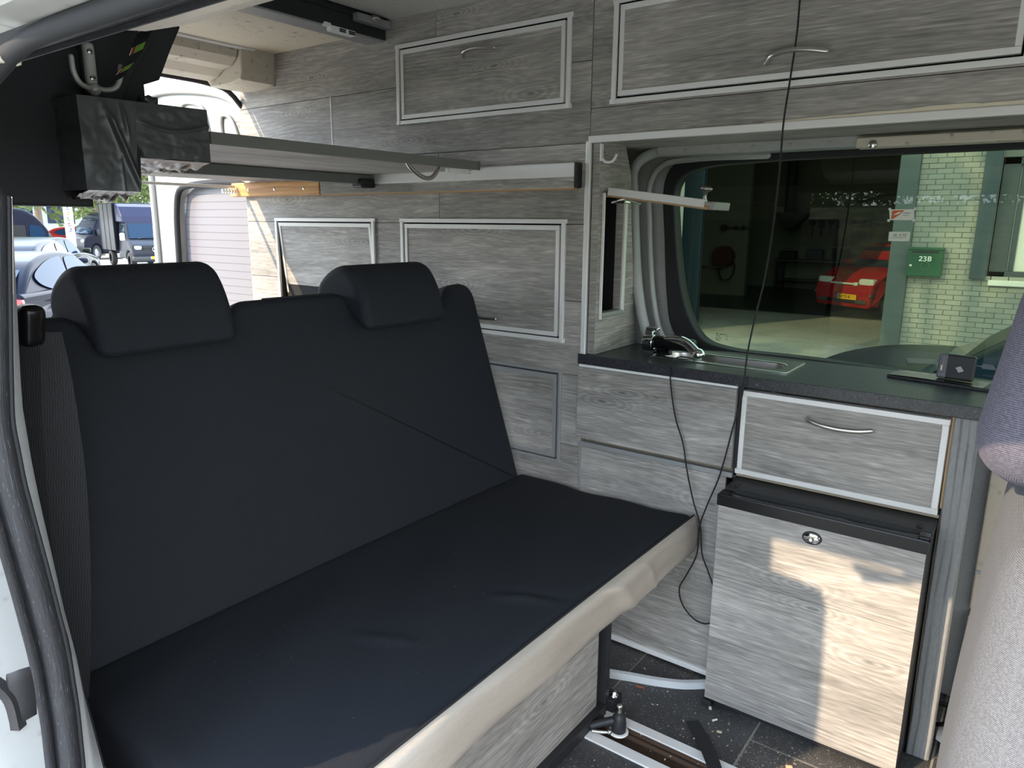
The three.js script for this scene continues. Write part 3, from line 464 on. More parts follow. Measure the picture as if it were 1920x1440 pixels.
{ // inset sink
  const s = thing('sink', 'shallow stainless steel inset sink in the dark worktop', 'sink');
  const rim = rrect(-0.785, -0.446, 1.636, 1.795, 0.012); rim.holes.push(rrect(-0.762, -0.470, 1.654, 1.752, 0.035, true));
  mesh('rim', exY(rim, 0.7735, 0.777, 0.0012), M.steel, s);
  const a = rrect(-0.763, -0.469, 1.653, 1.753, 0.035).getPoints(8), N = a.length, pos = [], idx = [];
  const rings = [[1, 0.776], [0.985, 0.768], [0.94, 0.70], [0.86, 0.690], [0.3, 0.686], [0.02, 0.685]];
  for (const [k, y] of rings) for (const p of a) pos.push(lerp(-0.616, p.x, k), y, -lerp(1.703, p.y, k));
  for (let j = 0; j + 1 < rings.length; j++) for (let i = 0; i < N; i++) { const n = (i + 1) % N; idx.push(j * N + i, j * N + n, (j + 1) * N + n, j * N + i, (j + 1) * N + n, (j + 1) * N + i); }
  const b = new THREE.BufferGeometry(); b.setAttribute('position', new THREE.Float32BufferAttribute(pos, 3)); b.setIndex(idx); b.computeVertexNormals();
  mesh('basin', b, M.brushed, s);
  mesh('drain', lathe([[0, 0.002], [0.012, 0.003], [0.02, 0.004], [0.022, 0]], -0.616, 0.686, -1.703, 24), M.steel, s);
}
{ // folding tap lying over the sink
  const t = thing('tap', 'chrome single-lever kitchen tap folded low over the sink', 'tap');
  mesh('base_ring', lathe([[0, 0], [0.024, 0], [0.024, 0.004], [0.017, 0.006], [0.017, 0.012], [0, 0.012]], -0.775, 0.774, -1.70, 24), M.blackGloss, t);
  mesh('body', [lathe([[0, 0], [0.0165, 0], [0.0165, 0.105], [0.014, 0.11], [0, 0.11]], -0.80, 0.803, -1.70, 28, 'x')], M.blackGloss, t);
  mesh('control_ring', [lathe([[0, 0], [0.02, 0.0], [0.0218, 0.003], [0.0218, 0.027], [0.019, 0.029], [0, 0.029]], -0.827, 0.8, -1.698, 28, 'x')], M.chrome, t);
  mesh('lever', [box(-0.825, -0.800, 0.815, 0.832, -1.705, -1.690, 0.004, 2), box(-0.823, -0.787, 0.832, 0.841, -1.706, -1.689, 0.004, 2)], M.chrome, t);
  const sp = new THREE.CatmullRomCurve3(P3([[-0.765, 0.811, -1.70], [-0.735, 0.814, -1.695], [-0.71, 0.810, -1.69], [-0.688, 0.797, -1.685], [-0.672, 0.784, -1.68]]));
  mesh('spout', [new THREE.TubeGeometry(sp, 30, 0.0125, 16), new THREE.SphereGeometry(0.0125, 14, 10).translate(-0.765, 0.811, -1.70)], M.chrome, t);
  mesh('outlet', [new THREE.SphereGeometry(0.0155, 20, 14).translate(-0.671, 0.787, -1.679), lathe([[0, -0.006], [0.012, -0.006], [0.0125, 0.004]], -0.669, 0.781, -1.678, 18)], M.chrome, t);
}
{ // fridge
  const f = thing('fridge', 'compact fridge with wood-look door, black top grip and a round lock', 'fridge');
  const x0 = -0.522, x1 = -0.118;
  mesh('cabinet', box(x0 + 0.004, x1 + 0.0, 0.012, 0.5285, -1.84, -1.508, 0.004), M.black, f);
  // top deck sloping to the front
  mesh('top_deck', exX(poly(zy([[-1.60, 0.5335], [-1.60, 0.518], [-1.500, 0.512], [-1.500, 0.524], [-1.506, 0.5305]])), x0 + 0.002, x1 + 0.002, 0.002), M.blackMetal, f);
  for (const x of [x0 + 0.022, x1 - 0.022]) for (const z of [-1.535, -1.522]) mesh('plug', lathe([[0, 0.0015], [0.005, 0.001], [0.0055, -0.001]], x, 0.533, z, 14), M.black, f);
  const d = part('door', f);
  mesh('door_core', box(x0, x1, 0.016, 0.500, -1.503, -1.4795, 0.003), M.black, d);
  for (const [a, b, o] of [[0.018, 0.176, 0.1], [0.1766, 0.332, 0.4], [0.3326, 0.499, 0.75]]) mesh('plank', uvm(box(x0 + 0.0005, x1 - 0.001, a, b, -1.480, -1.475, 0.0008), 'x', [1.28, 0.64], [o, o * 1.7]), M.wood, d);
  // black grip along the top with a finger slot behind it
  const bar = poly(xz([[x0 - 0.001, -1.468], [x1 + 0.002, -1.468], [x1 + 0.002, -1.505], [x1 - 0.02, -1.505], [x1 - 0.03, -1.492], [x1 - 0.13, -1.483], [x1 - 0.15, -1.49], [x0 + 0.16, -1.49], [x0 + 0.13, -1.482], [x0 + 0.03, -1.484], [x0 + 0.025, -1.505], [x0 - 0.001, -1.505]]));
  mesh('grip', exY(bar, 0.4985, 0.5255, 0.002), M.blackGloss, d);
  mesh('grip_floor', box(x0 + 0.003, x1 - 0.003, 0.499, 0.505, -1.51, -1.48, 0.001), M.blackGloss, d);
  mesh('hinge_cap', box(x1 - 0.018, x1 + 0.004, 0.520, 0.531, -1.502, -1.474, 0.003), M.blackGloss, d);
  mesh('lock_bezel', lathe([[0, 0.002], [0.012, 0.003], [0.0185, 0.003], [0.0195, 0.0005], [0.0195, -0.002]], 0, 0, 0, 30, 'z').scale(1, 0.72, 1).translate(-0.322, 0.474, -1.4745), M.black, d);
  mesh('lock', lathe([[0.005, 0.006], [0.008, 0.0055], [0.0155, 0.0045], [0.0165, 0.002], [0.0165, 0]], 0, 0, 0, 30, 'z').scale(1, 0.70, 1).translate(-0.322, 0.474, -1.474), M.chrome, d);
  mesh('key_barrel', [lathe([[0, 0.004], [0.0042, 0.004], [0.005, 0.006], [0.006, 0.005]], -0.322, 0.474, -1.473, 20, 'z')], M.steel, d);
  mesh('foot', box(x0 - 0.004, x0 + 0.02, 0.0, 0.014, -1.50, -1.468, 0.002), M.black, f); mesh('foot', box(x1 - 0.02, x1, 0.0, 0.014, -1.50, -1.475, 0.002), M.black, f);
  mesh('plinth', box(x0 + 0.004, x1, 0.0, 0.016, -1.52, -1.488, 0.002), M.black, f);
}
// ---------- bench, bunk, near-side fittings ----------
{
  const b = thing('bench_seat', 'black woven fabric three-seat bench with two headrests and a grey vinyl front edge', 'seat');
  // seat cushion, dented by use and creased
  const crease = (x, z, x0, z0, dx, dz, len, h) => { const l = Math.hypot(dx, dz), a = ((x - x0) * dx + (z - z0) * dz) / l, p = ((x - x0) * -dz + (z - z0) * dx) / l; return a > -len && a < len ? h * Math.exp(-p * p / 0.00012) * Math.cos(a / len * Math.PI / 2) : 0; };
  const cush = soft(0.52, 0.095, 1.196, 0.026, 44, 6, 110, (v) => {
    const X = v.x - 0.862, Z = v.z - 0.9655;
    if (v.y > 0.01) v.y += 0.005 * Math.cos(v.z * 2.4) + sstep(-1.12, -0.98, X) * (0.0035 * Math.sin(X * 9 + Z * 4) + 0.0022 * Math.sin(X * 31 - Z * 17)) + crease(X, Z, -0.70, -0.98, 1, -0.55, 0.07, 0.006) + crease(X, Z, -0.80, -0.74, 1, -0.4, 0.07, 0.004) - crease(X, Z, -0.69, -1.01, 1, -0.5, 0.08, 0.004);
  });
  cush.translate(-0.862, 0.3735, -0.9655); cush.computeVertexNormals();
  mesh('cushion', uvm(cush, 'x', [0.045, 0.045]), M.fabric, b);
  // vinyl facing of the front edge, wrapped under, slack in places
  const prof = [[-0.612, 0.419], [-0.598, 0.412], [-0.594, 0.395], [-0.594, 0.365], [-0.598, 0.338], [-0.612, 0.324], [-0.65, 0.318]], pc = new THREE.CatmullRomCurve3(prof.map(([x, y]) => V(x, y, 0)));
  const face = sheet((u, v) => { const p = pc.getPoint(v), z = lerp(-1.563, -0.37, u), mid = Math.sin(v * Math.PI); const w = mid * (0.004 * Math.sin(u * 23 + v * 3) + 0.006 * Math.exp(-Math.pow((u - 0.37 + v * 0.13) / 0.018, 2)) - 0.004 * Math.exp(-Math.pow((u - 0.405 + v * 0.13) / 0.022, 2)) + 0.004 * Math.exp(-Math.pow((u - 0.26 + v * 0.10) / 0.012, 2))); const end = 0.012 * (sstep(0.02, 0, u) + sstep(0.98, 1, u)); return [p.x + w - end * mid, p.y + 0.005 * Math.cos((z + 0.9655) * 2.4) * (1 - v) - 0.003 * v * Math.sin(u * 9), z]; }, 220, 20);
  const under = sheet((u, v) => [lerp(-0.65, -1.1, v), lerp(0.318, 0.322, v), lerp(-1.563, -0.37, u)], 6, 2);
  mesh('front_facing', [face, under], M.vinyl, b);
  mesh('piping', tube(Array.from({ length: 30 }, (_, i) => { const z = lerp(-1.562, -0.372, i / 29); return [-0.6105, 0.4195 + 0.005 * Math.cos((z + 0.9655) * 2.4), z]; }), 0.0022, 120, 6), M.webbing, b);
  // backrest leaning back, its top edge notched under the headrests
  const back = new THREE.Group(); back.name = 'backrest'; back.position.set(-1.112, 0.425, 0); back.rotation.z = 0.3075; b.add(back);
  const T = 0.545, s = new THREE.Shape();
  const zA = 0.355, zB = 1.541;       // s = -z
  s.moveTo(zA, -0.03); s.lineTo(zB - 0.02, -0.03); s.quadraticCurveTo(zB, -0.03, zB - 0.003, 0.0); s.lineTo(zB - 0.006, T - 0.055); s.quadraticCurveTo(zB - 0.008, T - 0.004, zB - 0.06, T - 0.004);
  s.lineTo(1.45, T - 0.006); s.bezierCurveTo(1.41, T - 0.01, 1.42, T - 0.06, 1.36, T - 0.06); s.lineTo(1.17, T - 0.06); s.bezierCurveTo(1.11, T - 0.06, 1.115, T - 0.002, 1.06, T);
  s.lineTo(0.84, T + 0.002); s.bezierCurveTo(0.79, T, 0.80, T - 0.045, 0.74, T - 0.045); s.lineTo(0.59, T - 0.045); s.bezierCurveTo(0.53, T - 0.045, 0.54, T, 0.50, T + 0.004); s.lineTo(zA + 0.05, T + 0.005); s.quadraticCurveTo(zA, T, zA, T - 0.05); s.lineTo(zA, -0.03);
  const bg = exX(s, -0.115, 0.006, 0.02, 5, 16);
  mesh('back_cushion', uvm(bg, 'z', [0.045, 0.045]), M.fabric, back);
  mesh('top_piping', tube([[-0.004, T + 0.0005, -0.88], [-0.004, T - 0.0005, -1.0], [-0.004, T - 0.0015, -1.06]], 0.0022, 30, 6), M.webbing, back);
  // headrests: wedge with a rounded top overhanging the back
  const hp = () => { const q = new THREE.Shape(); q.moveTo(0.058, 0.452); q.bezierCurveTo(0.066, 0.49, 0.066, 0.54, 0.048, 0.578); q.bezierCurveTo(0.036, 0.600, 0.012, 0.612, -0.02, 0.610); q.bezierCurveTo(-0.07, 0.604, -0.098, 0.585, -0.098, 0.553); q.bezierCurveTo(-0.098, 0.53, -0.075, 0.52, -0.045, 0.515); q.bezierCurveTo(-0.005, 0.505, 0.015, 0.475, 0.03, 0.455); q.quadraticCurveTo(0.044, 0.438, 0.058, 0.452); return q; };
  const hr = (z0, z1, k, dy) => { let g = exZ(hp(), z0, z1, 0.022, 6, 14); g.translate(0, -0.452, 0).scale(1, k, 1).translate(0, 0.452 + dy, 0); g = uvm(g, 'z', [0.045, 0.045]); mesh('headrest', g, M.fabric, back); };
  hr(-0.772, -0.522, 1.0, 0.018); hr(-1.345, -1.083, 0.97, 0.0);
  for (const z of [-0.60, -0.70, -1.16, -1.27]) mesh('headrest_rod', cyl(0.006, 0.006, 0.14, -0.045, 0.49, z, 12), M.steel, back);
  // plinth boards under the front edge, black frame
  const rr = rng(44);
  for (const [y0, y1] of [[0.028, 0.0855], [0.0862, 0.2065], [0.2072, 0.325]]) mesh('plinth_board', uvm(box(-0.712, -0.70, y0, y1, -1.281, -0.40, 0.001), 'z', [1.28, 0.64], [rr(), rr()]), M.wood, b);
  mesh('frame_post', [box(-0.724, -0.688, 0.0, 0.322, -1.318, -1.300, 0.002), box(-0.724, -0.715, 0.0, 0.322, -1.345, -1.318, 0.002), box(-0.73, -0.705, 0.02, 0.32, -1.298, -1.284, 0.002)], M.blackMetal, b);
  mesh('frame_foot', [box(-0.735, -0.684, 0.0, 0.028, -1.30, -0.40, 0.002), box(-0.70, -0.672, 0.0, 0.034, -1.352, -1.31, 0.002)], M.blackMetal, b);
  mesh('foot_bolt', lathe([[0, 0.012], [0.006, 0.012], [0.006, 0.004], [0.01, 0.003], [0.01, 0]], -0.682, 0.034, -1.33, 12), M.steel, b);
  mesh('frame_rear', [box(-1.36, -1.12, 0.30, 0.34, -1.54, -0.38, 0.004), box(-1.3, -1.26, 0.0, 0.32, -1.5, -1.46, 0.003), box(-1.3, -1.26, 0.0, 0.32, -0.5, -0.46, 0.003)], M.blackMetal, b);
}
{ // upper bunk board resting on rail and bracket
  const k = thing('bunk_board', 'wide upper bunk board with dark olive edge and wood-look underside, over the bench', 'board');
  mesh('panel', uvm(box(-1.70, -1.2545, 1.2345, 1.2555, -1.548, -0.776, 0.001), 'z', [1.28, 0.64], [0.3, 0.9]), M.wood, k);
  mesh('front_edging', exY(poly(xz([[-1.2555, -0.776], [-1.251, -0.776], [-1.251, -1.535], [-1.256, -1.552], [-1.26, -1.553], [-1.2585, -1.535]])), 1.2335, 1.2555, 0.0008), M.boardEdge, k);
  mesh('panel', uvm(box(-2.33, -1.71, 1.234, 1.252, -1.56, -0.60, 0.001), 'z', [1.28, 0.64], [0.7, 0.2]), M.wood, k);
  mesh('cross_bar', box(-1.705, -1.675, 1.207, 1.234, -1.555, -0.56, 0.002), M.boardEdge, k);
  mesh('bar_end', box(-1.705, -1.66, 1.196, 1.222, -1.556, -1.50, 0.006), M.black, k);
  mesh('pull_handle', tube([[-1.268, 1.236, -1.292], [-1.268, 1.224, -1.305], [-1.268, 1.209, -1.335], [-1.268, 1.204, -1.358], [-1.268, 1.208, -1.378], [-1.268, 1.226, -1.398], [-1.268, 1.236, -1.404]], 0.0055, 30, 10), M.brushed, k);
  mesh('bolt', [box(-1.268, -1.252, 1.222, 1.2335, -1.50, -1.425, 0.002), cyl(0.0045, 0.0045, 0.09, -1.256, 1.2265, -1.465, 12, 'z'), cyl(0.003, 0.003, 0.02, -1.253, 1.213, -1.445, 10)], M.alu, k);
}
{ // curtain track behind the bunk, across the rear opening
  const c = thing('curtain_track', 'thin white curtain track with a cluster of plastic gliders at its end', 'curtain track');
  mesh('track', box(-2.376, -2.364, 1.210, 1.219, -1.545, -0.70, 0.001), M.alu, c);
  for (let i = 0; i < 5; i++) mesh('glider', [new THREE.TorusGeometry(0.0065, 0.0022, 6, 14).translate(-2.37 , 1.199, -1.50 - i * 0.011)], M.white, c);
}
{ // beam under the ceiling board with its catches
  const c = thing('ceiling_beam', 'black ceiling beam across the van with bare grey underside and white catch', 'beam');
  mesh('beam', box(-1.682, -1.612, 1.602, 1.657, -1.568, -0.5, 0.002), M.trim, c);
  mesh('underside', box(-1.684, -1.618, 1.597, 1.603, -1.566, -0.5, 0.001), M.aluGrey, c);
  mesh('front_lip', box(-1.614, -1.606, 1.640, 1.658, -1.568, -0.5, 0.001), M.black, c);
  mesh('catch', [box(-1.625, -1.604, 1.5875, 1.601, -1.448, -1.365, 0.002), box(-1.62, -1.606, 1.597, 1.606, -1.366, -1.345, 0.002)], M.white, c);
  mesh('catch_slot', [-1.434, -1.402].flatMap((z) => [box(-1.6045, -1.6025, 1.594, 1.598, z - 0.011, z + 0.011, 0.0005), box(-1.6045, -1.6025, 1.5895, 1.593, z - 0.011, z + 0.011, 0.0005)]), M.black, c);
  mesh('wood_block', uvm(box(-1.606, -1.585, 1.625, 1.646, -1.562, -1.440, 0.002), 'z', [0.6, 0.3]), M.post, c);
  mesh('spring_catch', [box(-1.588, -1.578, 1.632, 1.648, -1.515, -1.490, 0.003), tube([[-1.58, 1.64, -1.516], [-1.572, 1.642, -1.502], [-1.58, 1.638, -1.488]], 0.003, 10, 8)], M.steel, c);
}
{ // black moulded trim on the near-side rear pillar
  const t = struct('trim_3');
  mesh('pillar_trim', exX(poly(zy([[-0.40, 1.66], [-0.40, 1.12], [-0.60, 1.12], [-0.60, 1.29], [-0.708, 1.29], [-0.709, 1.333], [-0.738, 1.345], [-0.764, 1.40], [-0.785, 1.44], [-0.785, 1.66]])), -1.40, -1.335, 0.006, 3), M.trim, t);
  mesh('trim_fold', exX(poly(zy([[-0.60, 1.60], [-0.60, 1.29], [-0.66, 1.29], [-0.685, 1.345], [-0.725, 1.40], [-0.75, 1.46], [-0.75, 1.60]])), -1.336, -1.325, 0.004, 3), M.trim, t);
  const lower = sheet((u, v) => { const z = lerp(-0.30, -0.66, u), yb = 1.118 + 0.045 * sstep(0.50, 0.585, -z); return [-1.46 + 0.05 * (1 - v) * (1 - u), lerp(yb, 1.62, v), z]; }, 16, 12);
  mesh('pillar_trim', [lower, sheet((u, v) => { const z = lerp(-0.30, -0.66, u), yb = 1.118 + 0.045 * sstep(0.50, 0.585, -z); return [lerp(-1.46 + 0.05 * (1 - u), -1.56, v), yb, z]; }, 16, 2)], M.tape, t);
}
{ // L-shaped support wrapped in black tape
  const b = thing('taped_bracket', 'L-shaped bunk support wrapped in wrinkled black tape on the near wall', 'bracket');
  const front = sheet((u, v) => {
    // outline of the L as two strips blended: u runs inward, v up
    const z = lerp(-0.553, -0.771, u), stepz = sstep(0.385, 0.40, u), yb = lerp(1.145, 1.2045, stepz) - (u > 0.4 ? 0.008 * (u - 0.4) : 0), yt = lerp(1.288, 1.291, u);
    const y = lerp(yb, yt, v);
    const fold = 0.008 * Math.exp(-Math.pow((u - 0.17 - 0.24 * (1 - v)) / 0.022, 2)) * sstep(1, 0.75, v) + 0.0055 * Math.exp(-Math.pow((u - 0.30 - 0.10 * (1 - v)) / 0.016, 2)) * sstep(0.45, 0.75, v) * sstep(1, 0.85, v) + 0.003 * Math.exp(-Math.pow((v - 0.62 - 0.1 * Math.sin(u * 7)) / 0.04, 2)) * sstep(0.4, 0.5, u) + 0.003 * Math.exp(-Math.pow((u - 0.27) / 0.009, 2)) * sstep(0.5, 0.2, v) + 0.0035 * (fb(u, v, 5, 4, 3, 71) - 0.5) + 0.0022 * (fb(u * 1.0, v, 14, 7, 2, 73) - 0.5);
    return [-1.25 + fold, y, z];
  }, 150, 90);
  const wr = (a, bb, s) => 0.004 * (fb(a, bb, 9, 7, 3, s) - 0.5) * 2;
  const side = sheet((u, v) => [lerp(-1.25, -1.58, u), lerp(1.145, 1.288, v), -0.553 + wr(u, v, 5) * Math.min(1, u * 8)], 40, 24);
  const top = sheet((u, v) => [lerp(-1.25, -1.58, v), lerp(1.288, 1.291, u) + wr(u, v, 8) * Math.min(1, v * 8), lerp(-0.553, -0.771, u)], 40, 24);
  const rag = (z0, z1, y, s) => sheet((u, v) => { const k = Math.min(1, v * 6); return [lerp(-1.25, -1.58, v), y - 0.009 * k + 0.013 * k * (fb(u, v, 10, 14, 3, s) - 0.5) * 2, lerp(z0, z1, u)]; }, 60, 40);
  const inner = sheet((u, v) => [lerp(-1.25, -1.58, u), lerp(1.145, 1.2045, v), -0.6385], 4, 4), end = sheet((u, v) => [lerp(-1.25, -1.58, u), lerp(1.2, 1.291, v), -0.771 + wr(u, v, 12) * Math.min(1, u * 8)], 20, 12);
  const ms = M.tape.clone(); ms.side = THREE.DoubleSide; ms.bumpMap = null;
  mesh('tape_front', front, ms, b); mesh('tape_side', side, ms, b); mesh('tape_top', top, ms, b); mesh('tape_inner', inner, ms, b); mesh('tape_end', end, ms, b);
  const foil = phys({ color: C(0.12, 0.09, 0.08), roughness: 0.35, metalness: 0.6, side: THREE.DoubleSide });
  mesh('torn_underside', rag(-0.555, -0.637, 1.145, 21), foil, b); mesh('torn_underside', rag(-0.64, -0.77, 1.2, 23), foil, b);
  mesh('core', [box(-1.57, -1.262, 1.155, 1.28, -0.63, -0.565, 0.004), box(-1.57, -1.262, 1.212, 1.28, -0.765, -0.60, 0.004)], M.black, b);
  mesh('tape_flap', soft(0.03, 0.012, 0.026, 0.005, 6, 4, 6, (v) => { v.y += 0.004 * Math.sin(v.x * 300) * Math.cos(v.z * 250); }).translate(-1.275, 1.296, -0.678), M.tape, b);
}
{ // grey double coat hook
  const h = thing('coat_hook', 'grey double coat hook with two screws high on the black pillar trim', 'hook');
  mesh('plate', box(-1.322, -1.306, 1.302, 1.381, -0.6165, -0.5985, 0.007, 4), M.greyHook, h);
  mesh('base_knob', new THREE.SphereGeometry(0.0105, 18, 12).translate(-1.308, 1.308, -0.6075), M.greyHook, h);
  for (const [s, hi] of [[1, 1.35], [-1, 1.348]]) mesh('prong', tube([[-1.306, 1.312, -0.6075], [-1.298, 1.308, -0.6075 + s * 0.014], [-1.293, 1.313, -0.6075 + s * 0.028], [-1.291, 1.328, -0.6075 + s * 0.036], [-1.29, hi, -0.6075 + s * 0.038]], 0.0042, 24, 10), M.greyHook, h);
  for (const y of [1.366, 1.325]) { mesh('screw', lathe([[0, 0.0012], [0.0042, 0.001], [0.005, -0.001]], -1.3055, y, -0.6075, 16, 'x'), M.steel, h); mesh('screw_slot', [box(-1.3046, -1.304, y - 0.0006, y + 0.0006, -0.610, -0.605, 0.0001), box(-1.3046, -1.304, y - 0.0025, y + 0.0025, -0.6081, -0.6069, 0.0001)], M.black, h); }
}
{ // black ribbon with coloured stripes hanging on the hook
  const l = thing('lanyard', 'black lanyard with red, yellow and green stripe bands hung from the coat hook', 'lanyard');
  const t = canvasTex(128, 512, (g, W, H) => { g.fillStyle = '#08080b'; g.fillRect(0, 0, W, H); for (const y of [90, 240, 392]) { [['#d8d4cc', 10], ['#a8402c', 12], ['#8a1f1c', 8], ['#c9b83a', 9], ['#4f9a2a', 22], ['#b9c23c', 8], ['#5aa030', 20], ['#b9c23c', 8]].reduce((x, [c, w]) => { g.fillStyle = c; g.fillRect(x, y, w - 3, 52); return x + w + 2; }, 8); } });
  const pts = [[-1.29, 1.445, -0.705], [-1.272, 1.415, -0.688], [-1.262, 1.385, -0.668], [-1.262, 1.36, -0.655], [-1.27, 1.338, -0.64], [-1.285, 1.322, -0.632]], c = new THREE.CatmullRomCurve3(P3(pts)), wd = V(0.1, 0.52, -0.85).normalize();
  const f = sheet((u, v) => c.getPoint(v).addScaledVector(wd, (u - 0.5) * 0.036 * lerp(1, 0.75, v)).toArray(), 8, 30);
  mesh('ribbon', f, std({ map: t, roughness: 0.85, side: THREE.DoubleSide }), l);
}
{ // safety belt at the near end of the bench
  const s = thing('seat_belt', 'black seat belt hanging from its guide at the near end of the bench', 'seat belt');
  mesh('guide', soft(0.045, 0.055, 0.03, 0.011, 8, 8, 8, (v) => { v.x += 0.006 * Math.sin(v.y * 60); }).translate(-1.055, 0.965, -0.375), M.blackGloss, s);
  mesh('strap', ribbon([[-1.05, 0.955, -0.385], [-1.04, 0.90, -0.386], [-1.035, 0.83, -0.386], [-1.035, 0.75, -0.386], [-1.04, 0.63, -0.380], [-1.05, 0.5, -0.37], [-1.06, 0.40, -0.36]], 0.05, 0.0015, [0.55, 0, -0.83]), M.webbing, s);
  mesh('strap', ribbon([[-1.06, 0.955, -0.366], [-1.05, 0.85, -0.352], [-1.045, 0.76, -0.345], [-1.045, 0.68, -0.342], [-1.05, 0.55, -0.345], [-1.06, 0.4, -0.35]], 0.046, 0.0015, [0.7, 0, -0.71]), M.webbing, s);
}
// ---------- floor fittings, cords, things on the worktop, front seat ----------
{
  const r = thing('floor_rail', 'aluminium seat rail of two strips with a rusty slot, sunk in the tiles', 'rail');
  mesh('strip', box(-0.74, 0.2, -0.001, 0.004, -1.232, -1.204, 0.0012), M.alu, r);
  mesh('strip', box(-0.74, 0.2, -0.001, 0.004, -1.316, -1.290, 0.0012), M.alu, r);
  mesh('slot', [box(-0.74, 0.2, -0.034, -0.030, -1.292, -1.230, 0.0005), box(-0.74, 0.2, -0.032, 0.001, -1.291, -1.288, 0.0005), box(-0.74, 0.2, -0.032, 0.001, -1.234, -1.231, 0.0005), box(-0.74, 0.2, -0.012, -0.004, -1.278, -1.272, 0.0005)], M.rust, r);
}
{
  const k = thing('rail_lock', 'black rail lock with a pin and a small lever at the foot of the bench', 'lock');
  mesh('foot', lathe([[0, 0], [0.022, 0], [0.022, 0.003], [0.018, 0.005], [0, 0.005]], -0.632, 0.004, -1.262, 24), M.alu, k);
  mesh('body', lathe([[0, 0], [0.016, 0], [0.0165, 0.02], [0.014, 0.036], [0.008, 0.046], [0, 0.046]], -0.632, 0.008, -1.262, 22), M.blackMetal, k);
  mesh('pin', lathe([[0, 0.024], [0.0035, 0.024], [0.0065, 0.02], [0.0065, 0.016], [0.004, 0.014], [0.006, 0.008], [0.006, 0]], -0.632, 0.05, -1.262, 16), M.steel, k);
  mesh('arm', [tube([[-0.64, 0.034, -1.256], [-0.66, 0.026, -1.245], [-0.682, 0.016, -1.232]], 0.009, 12, 10)], M.blackMetal, k);
  mesh('lever', [tube([[-0.645, 0.014, -1.236], [-0.66, 0.013, -1.228], [-0.675, 0.012, -1.222]], 0.004, 10, 8), new THREE.SphereGeometry(0.006, 12, 8).translate(-0.642, 0.015, -1.238)], M.steel, k);
}
{
  const c = thing('curved_profile', 'curved white metal profile standing on the floor between bench and fridge', 'profile');
  const cv = new THREE.CatmullRomCurve3(P3([[-0.76, 0, -1.418], [-0.70, 0, -1.442], [-0.64, 0, -1.464], [-0.583, 0, -1.492], [-0.535, 0, -1.53]]));
  mesh('upright', sheet((u, v) => { const p = cv.getPoint(u), t = cv.getTangent(u), n = V(-t.z, 0, t.x); return [p.x + n.x * 0.0, v * 0.018 + 0.001, p.z]; }, 40, 2), std({ color: C(0.62, 0.64, 0.64), roughness: 0.4, side: THREE.DoubleSide }), c);
  mesh('flange', sheet((u, v) => { const p = cv.getPoint(u), t = cv.getTangent(u), n = V(t.z, 0, -t.x).normalize(); return [p.x + n.x * 0.012 * v, 0.019, p.z + n.z * 0.012 * v]; }, 40, 2), std({ color: C(0.62, 0.64, 0.64), roughness: 0.4, side: THREE.DoubleSide }), c);
}
tag(mesh('floor_strap', ribbon([[-0.517, 0.003, -1.395], [-0.50, 0.003, -1.378], [-0.47, 0.006, -1.348], [-0.445, 0.012, -1.312], [-0.42, 0.018, -1.275], [-0.39, 0.02, -1.22], [-0.36, 0.006, -1.14]], 0.03, 0.002, [0.72, 0.0, -0.69].map((x) => x), 40), M.webbing), 'short black webbing strap lying on the dark floor before the fridge', 'strap');
{ // lint on the dark seat cloth
  const r = rng(19), g = []; for (let i = 0; i < 40; i++) { const X = lerp(-0.97, -0.64, r()), Z = lerp(-1.5, -0.5, r()), y = 0.4212 + 0.005 * Math.cos((Z + 0.9655) * 2.4) + 0.0035 * Math.sin(X * 9 + Z * 4) + 0.0022 * Math.sin(X * 31 - Z * 17); g.push(new THREE.TetrahedronGeometry(0.0004 + 0.0007 * r() * r() * r()).scale(1 + r() * 2, 0.6, 1).rotateY(r() * 6).translate(X, y, Z)); }
  const l = mesh('lint', g, std({ color: C(0.6, 0.6, 0.57), roughness: 0.9 })); l.userData.kind = 'stuff'; l.userData.label = 'tiny pale lint specks on the black bench cushion'; l.userData.category = 'lint';
}
{ // crumbs and wood chips
  const r = rng(91), list = [];
  for (let i = 0; i < 260; i++) { const x = lerp(-0.78, -0.12, r()), z = lerp(-1.56, -1.0, r()); if ((x < -0.70 && z > -1.36) || (x > -0.53 && z < -1.46)) continue; const s = 0.0012 + 0.0028 * r() * r(); list.push(new THREE.TetrahedronGeometry(s).scale(1 + r() * 1.5, 0.5, 1).rotateY(r() * 6).translate(x, s * 0.35, z)); }
  const d = mesh('sawdust', list, std({ color: C(0.5, 0.4, 0.28), roughness: 0.95 })); d.userData.kind = 'stuff'; d.userData.label = 'pale sawdust and crumbs scattered over the dark floor tiles'; d.userData.category = 'debris';
  const chip = (x, z, l, w, a, col, label) => tag(mesh('wood_chip', box(-l / 2, l / 2, 0, 0.003, -w / 2, w / 2, 0.001).rotateY(a).translate(x, 0.0005, z), std({ color: col, roughness: 0.9 })), label, 'chip');
  chip(-0.668, -1.437, 0.022, 0.004, 0.2, C(0.32, 0.09, 0.04), 'reddish splinter on the floor just before the curved white profile');
  chip(-0.478, -1.432, 0.013, 0.004, 1.0, C(0.6, 0.58, 0.52), 'pale stick-like chip beside the black strap tip');
  chip(-0.503, -1.468, 0.016, 0.006, 2.0, C(0.62, 0.6, 0.55), 'white chip under the left front corner of the fridge');
  chip(-0.455, -1.40, 0.011, 0.006, 0.3, C(0.5, 0.42, 0.3), 'tan square chip right of the black strap on the floor');
  chip(-0.30, -1.385, 0.014, 0.007, 0.5, C(0.55, 0.36, 0.22), 'brown flat chip on the tile ahead of the fridge');
}
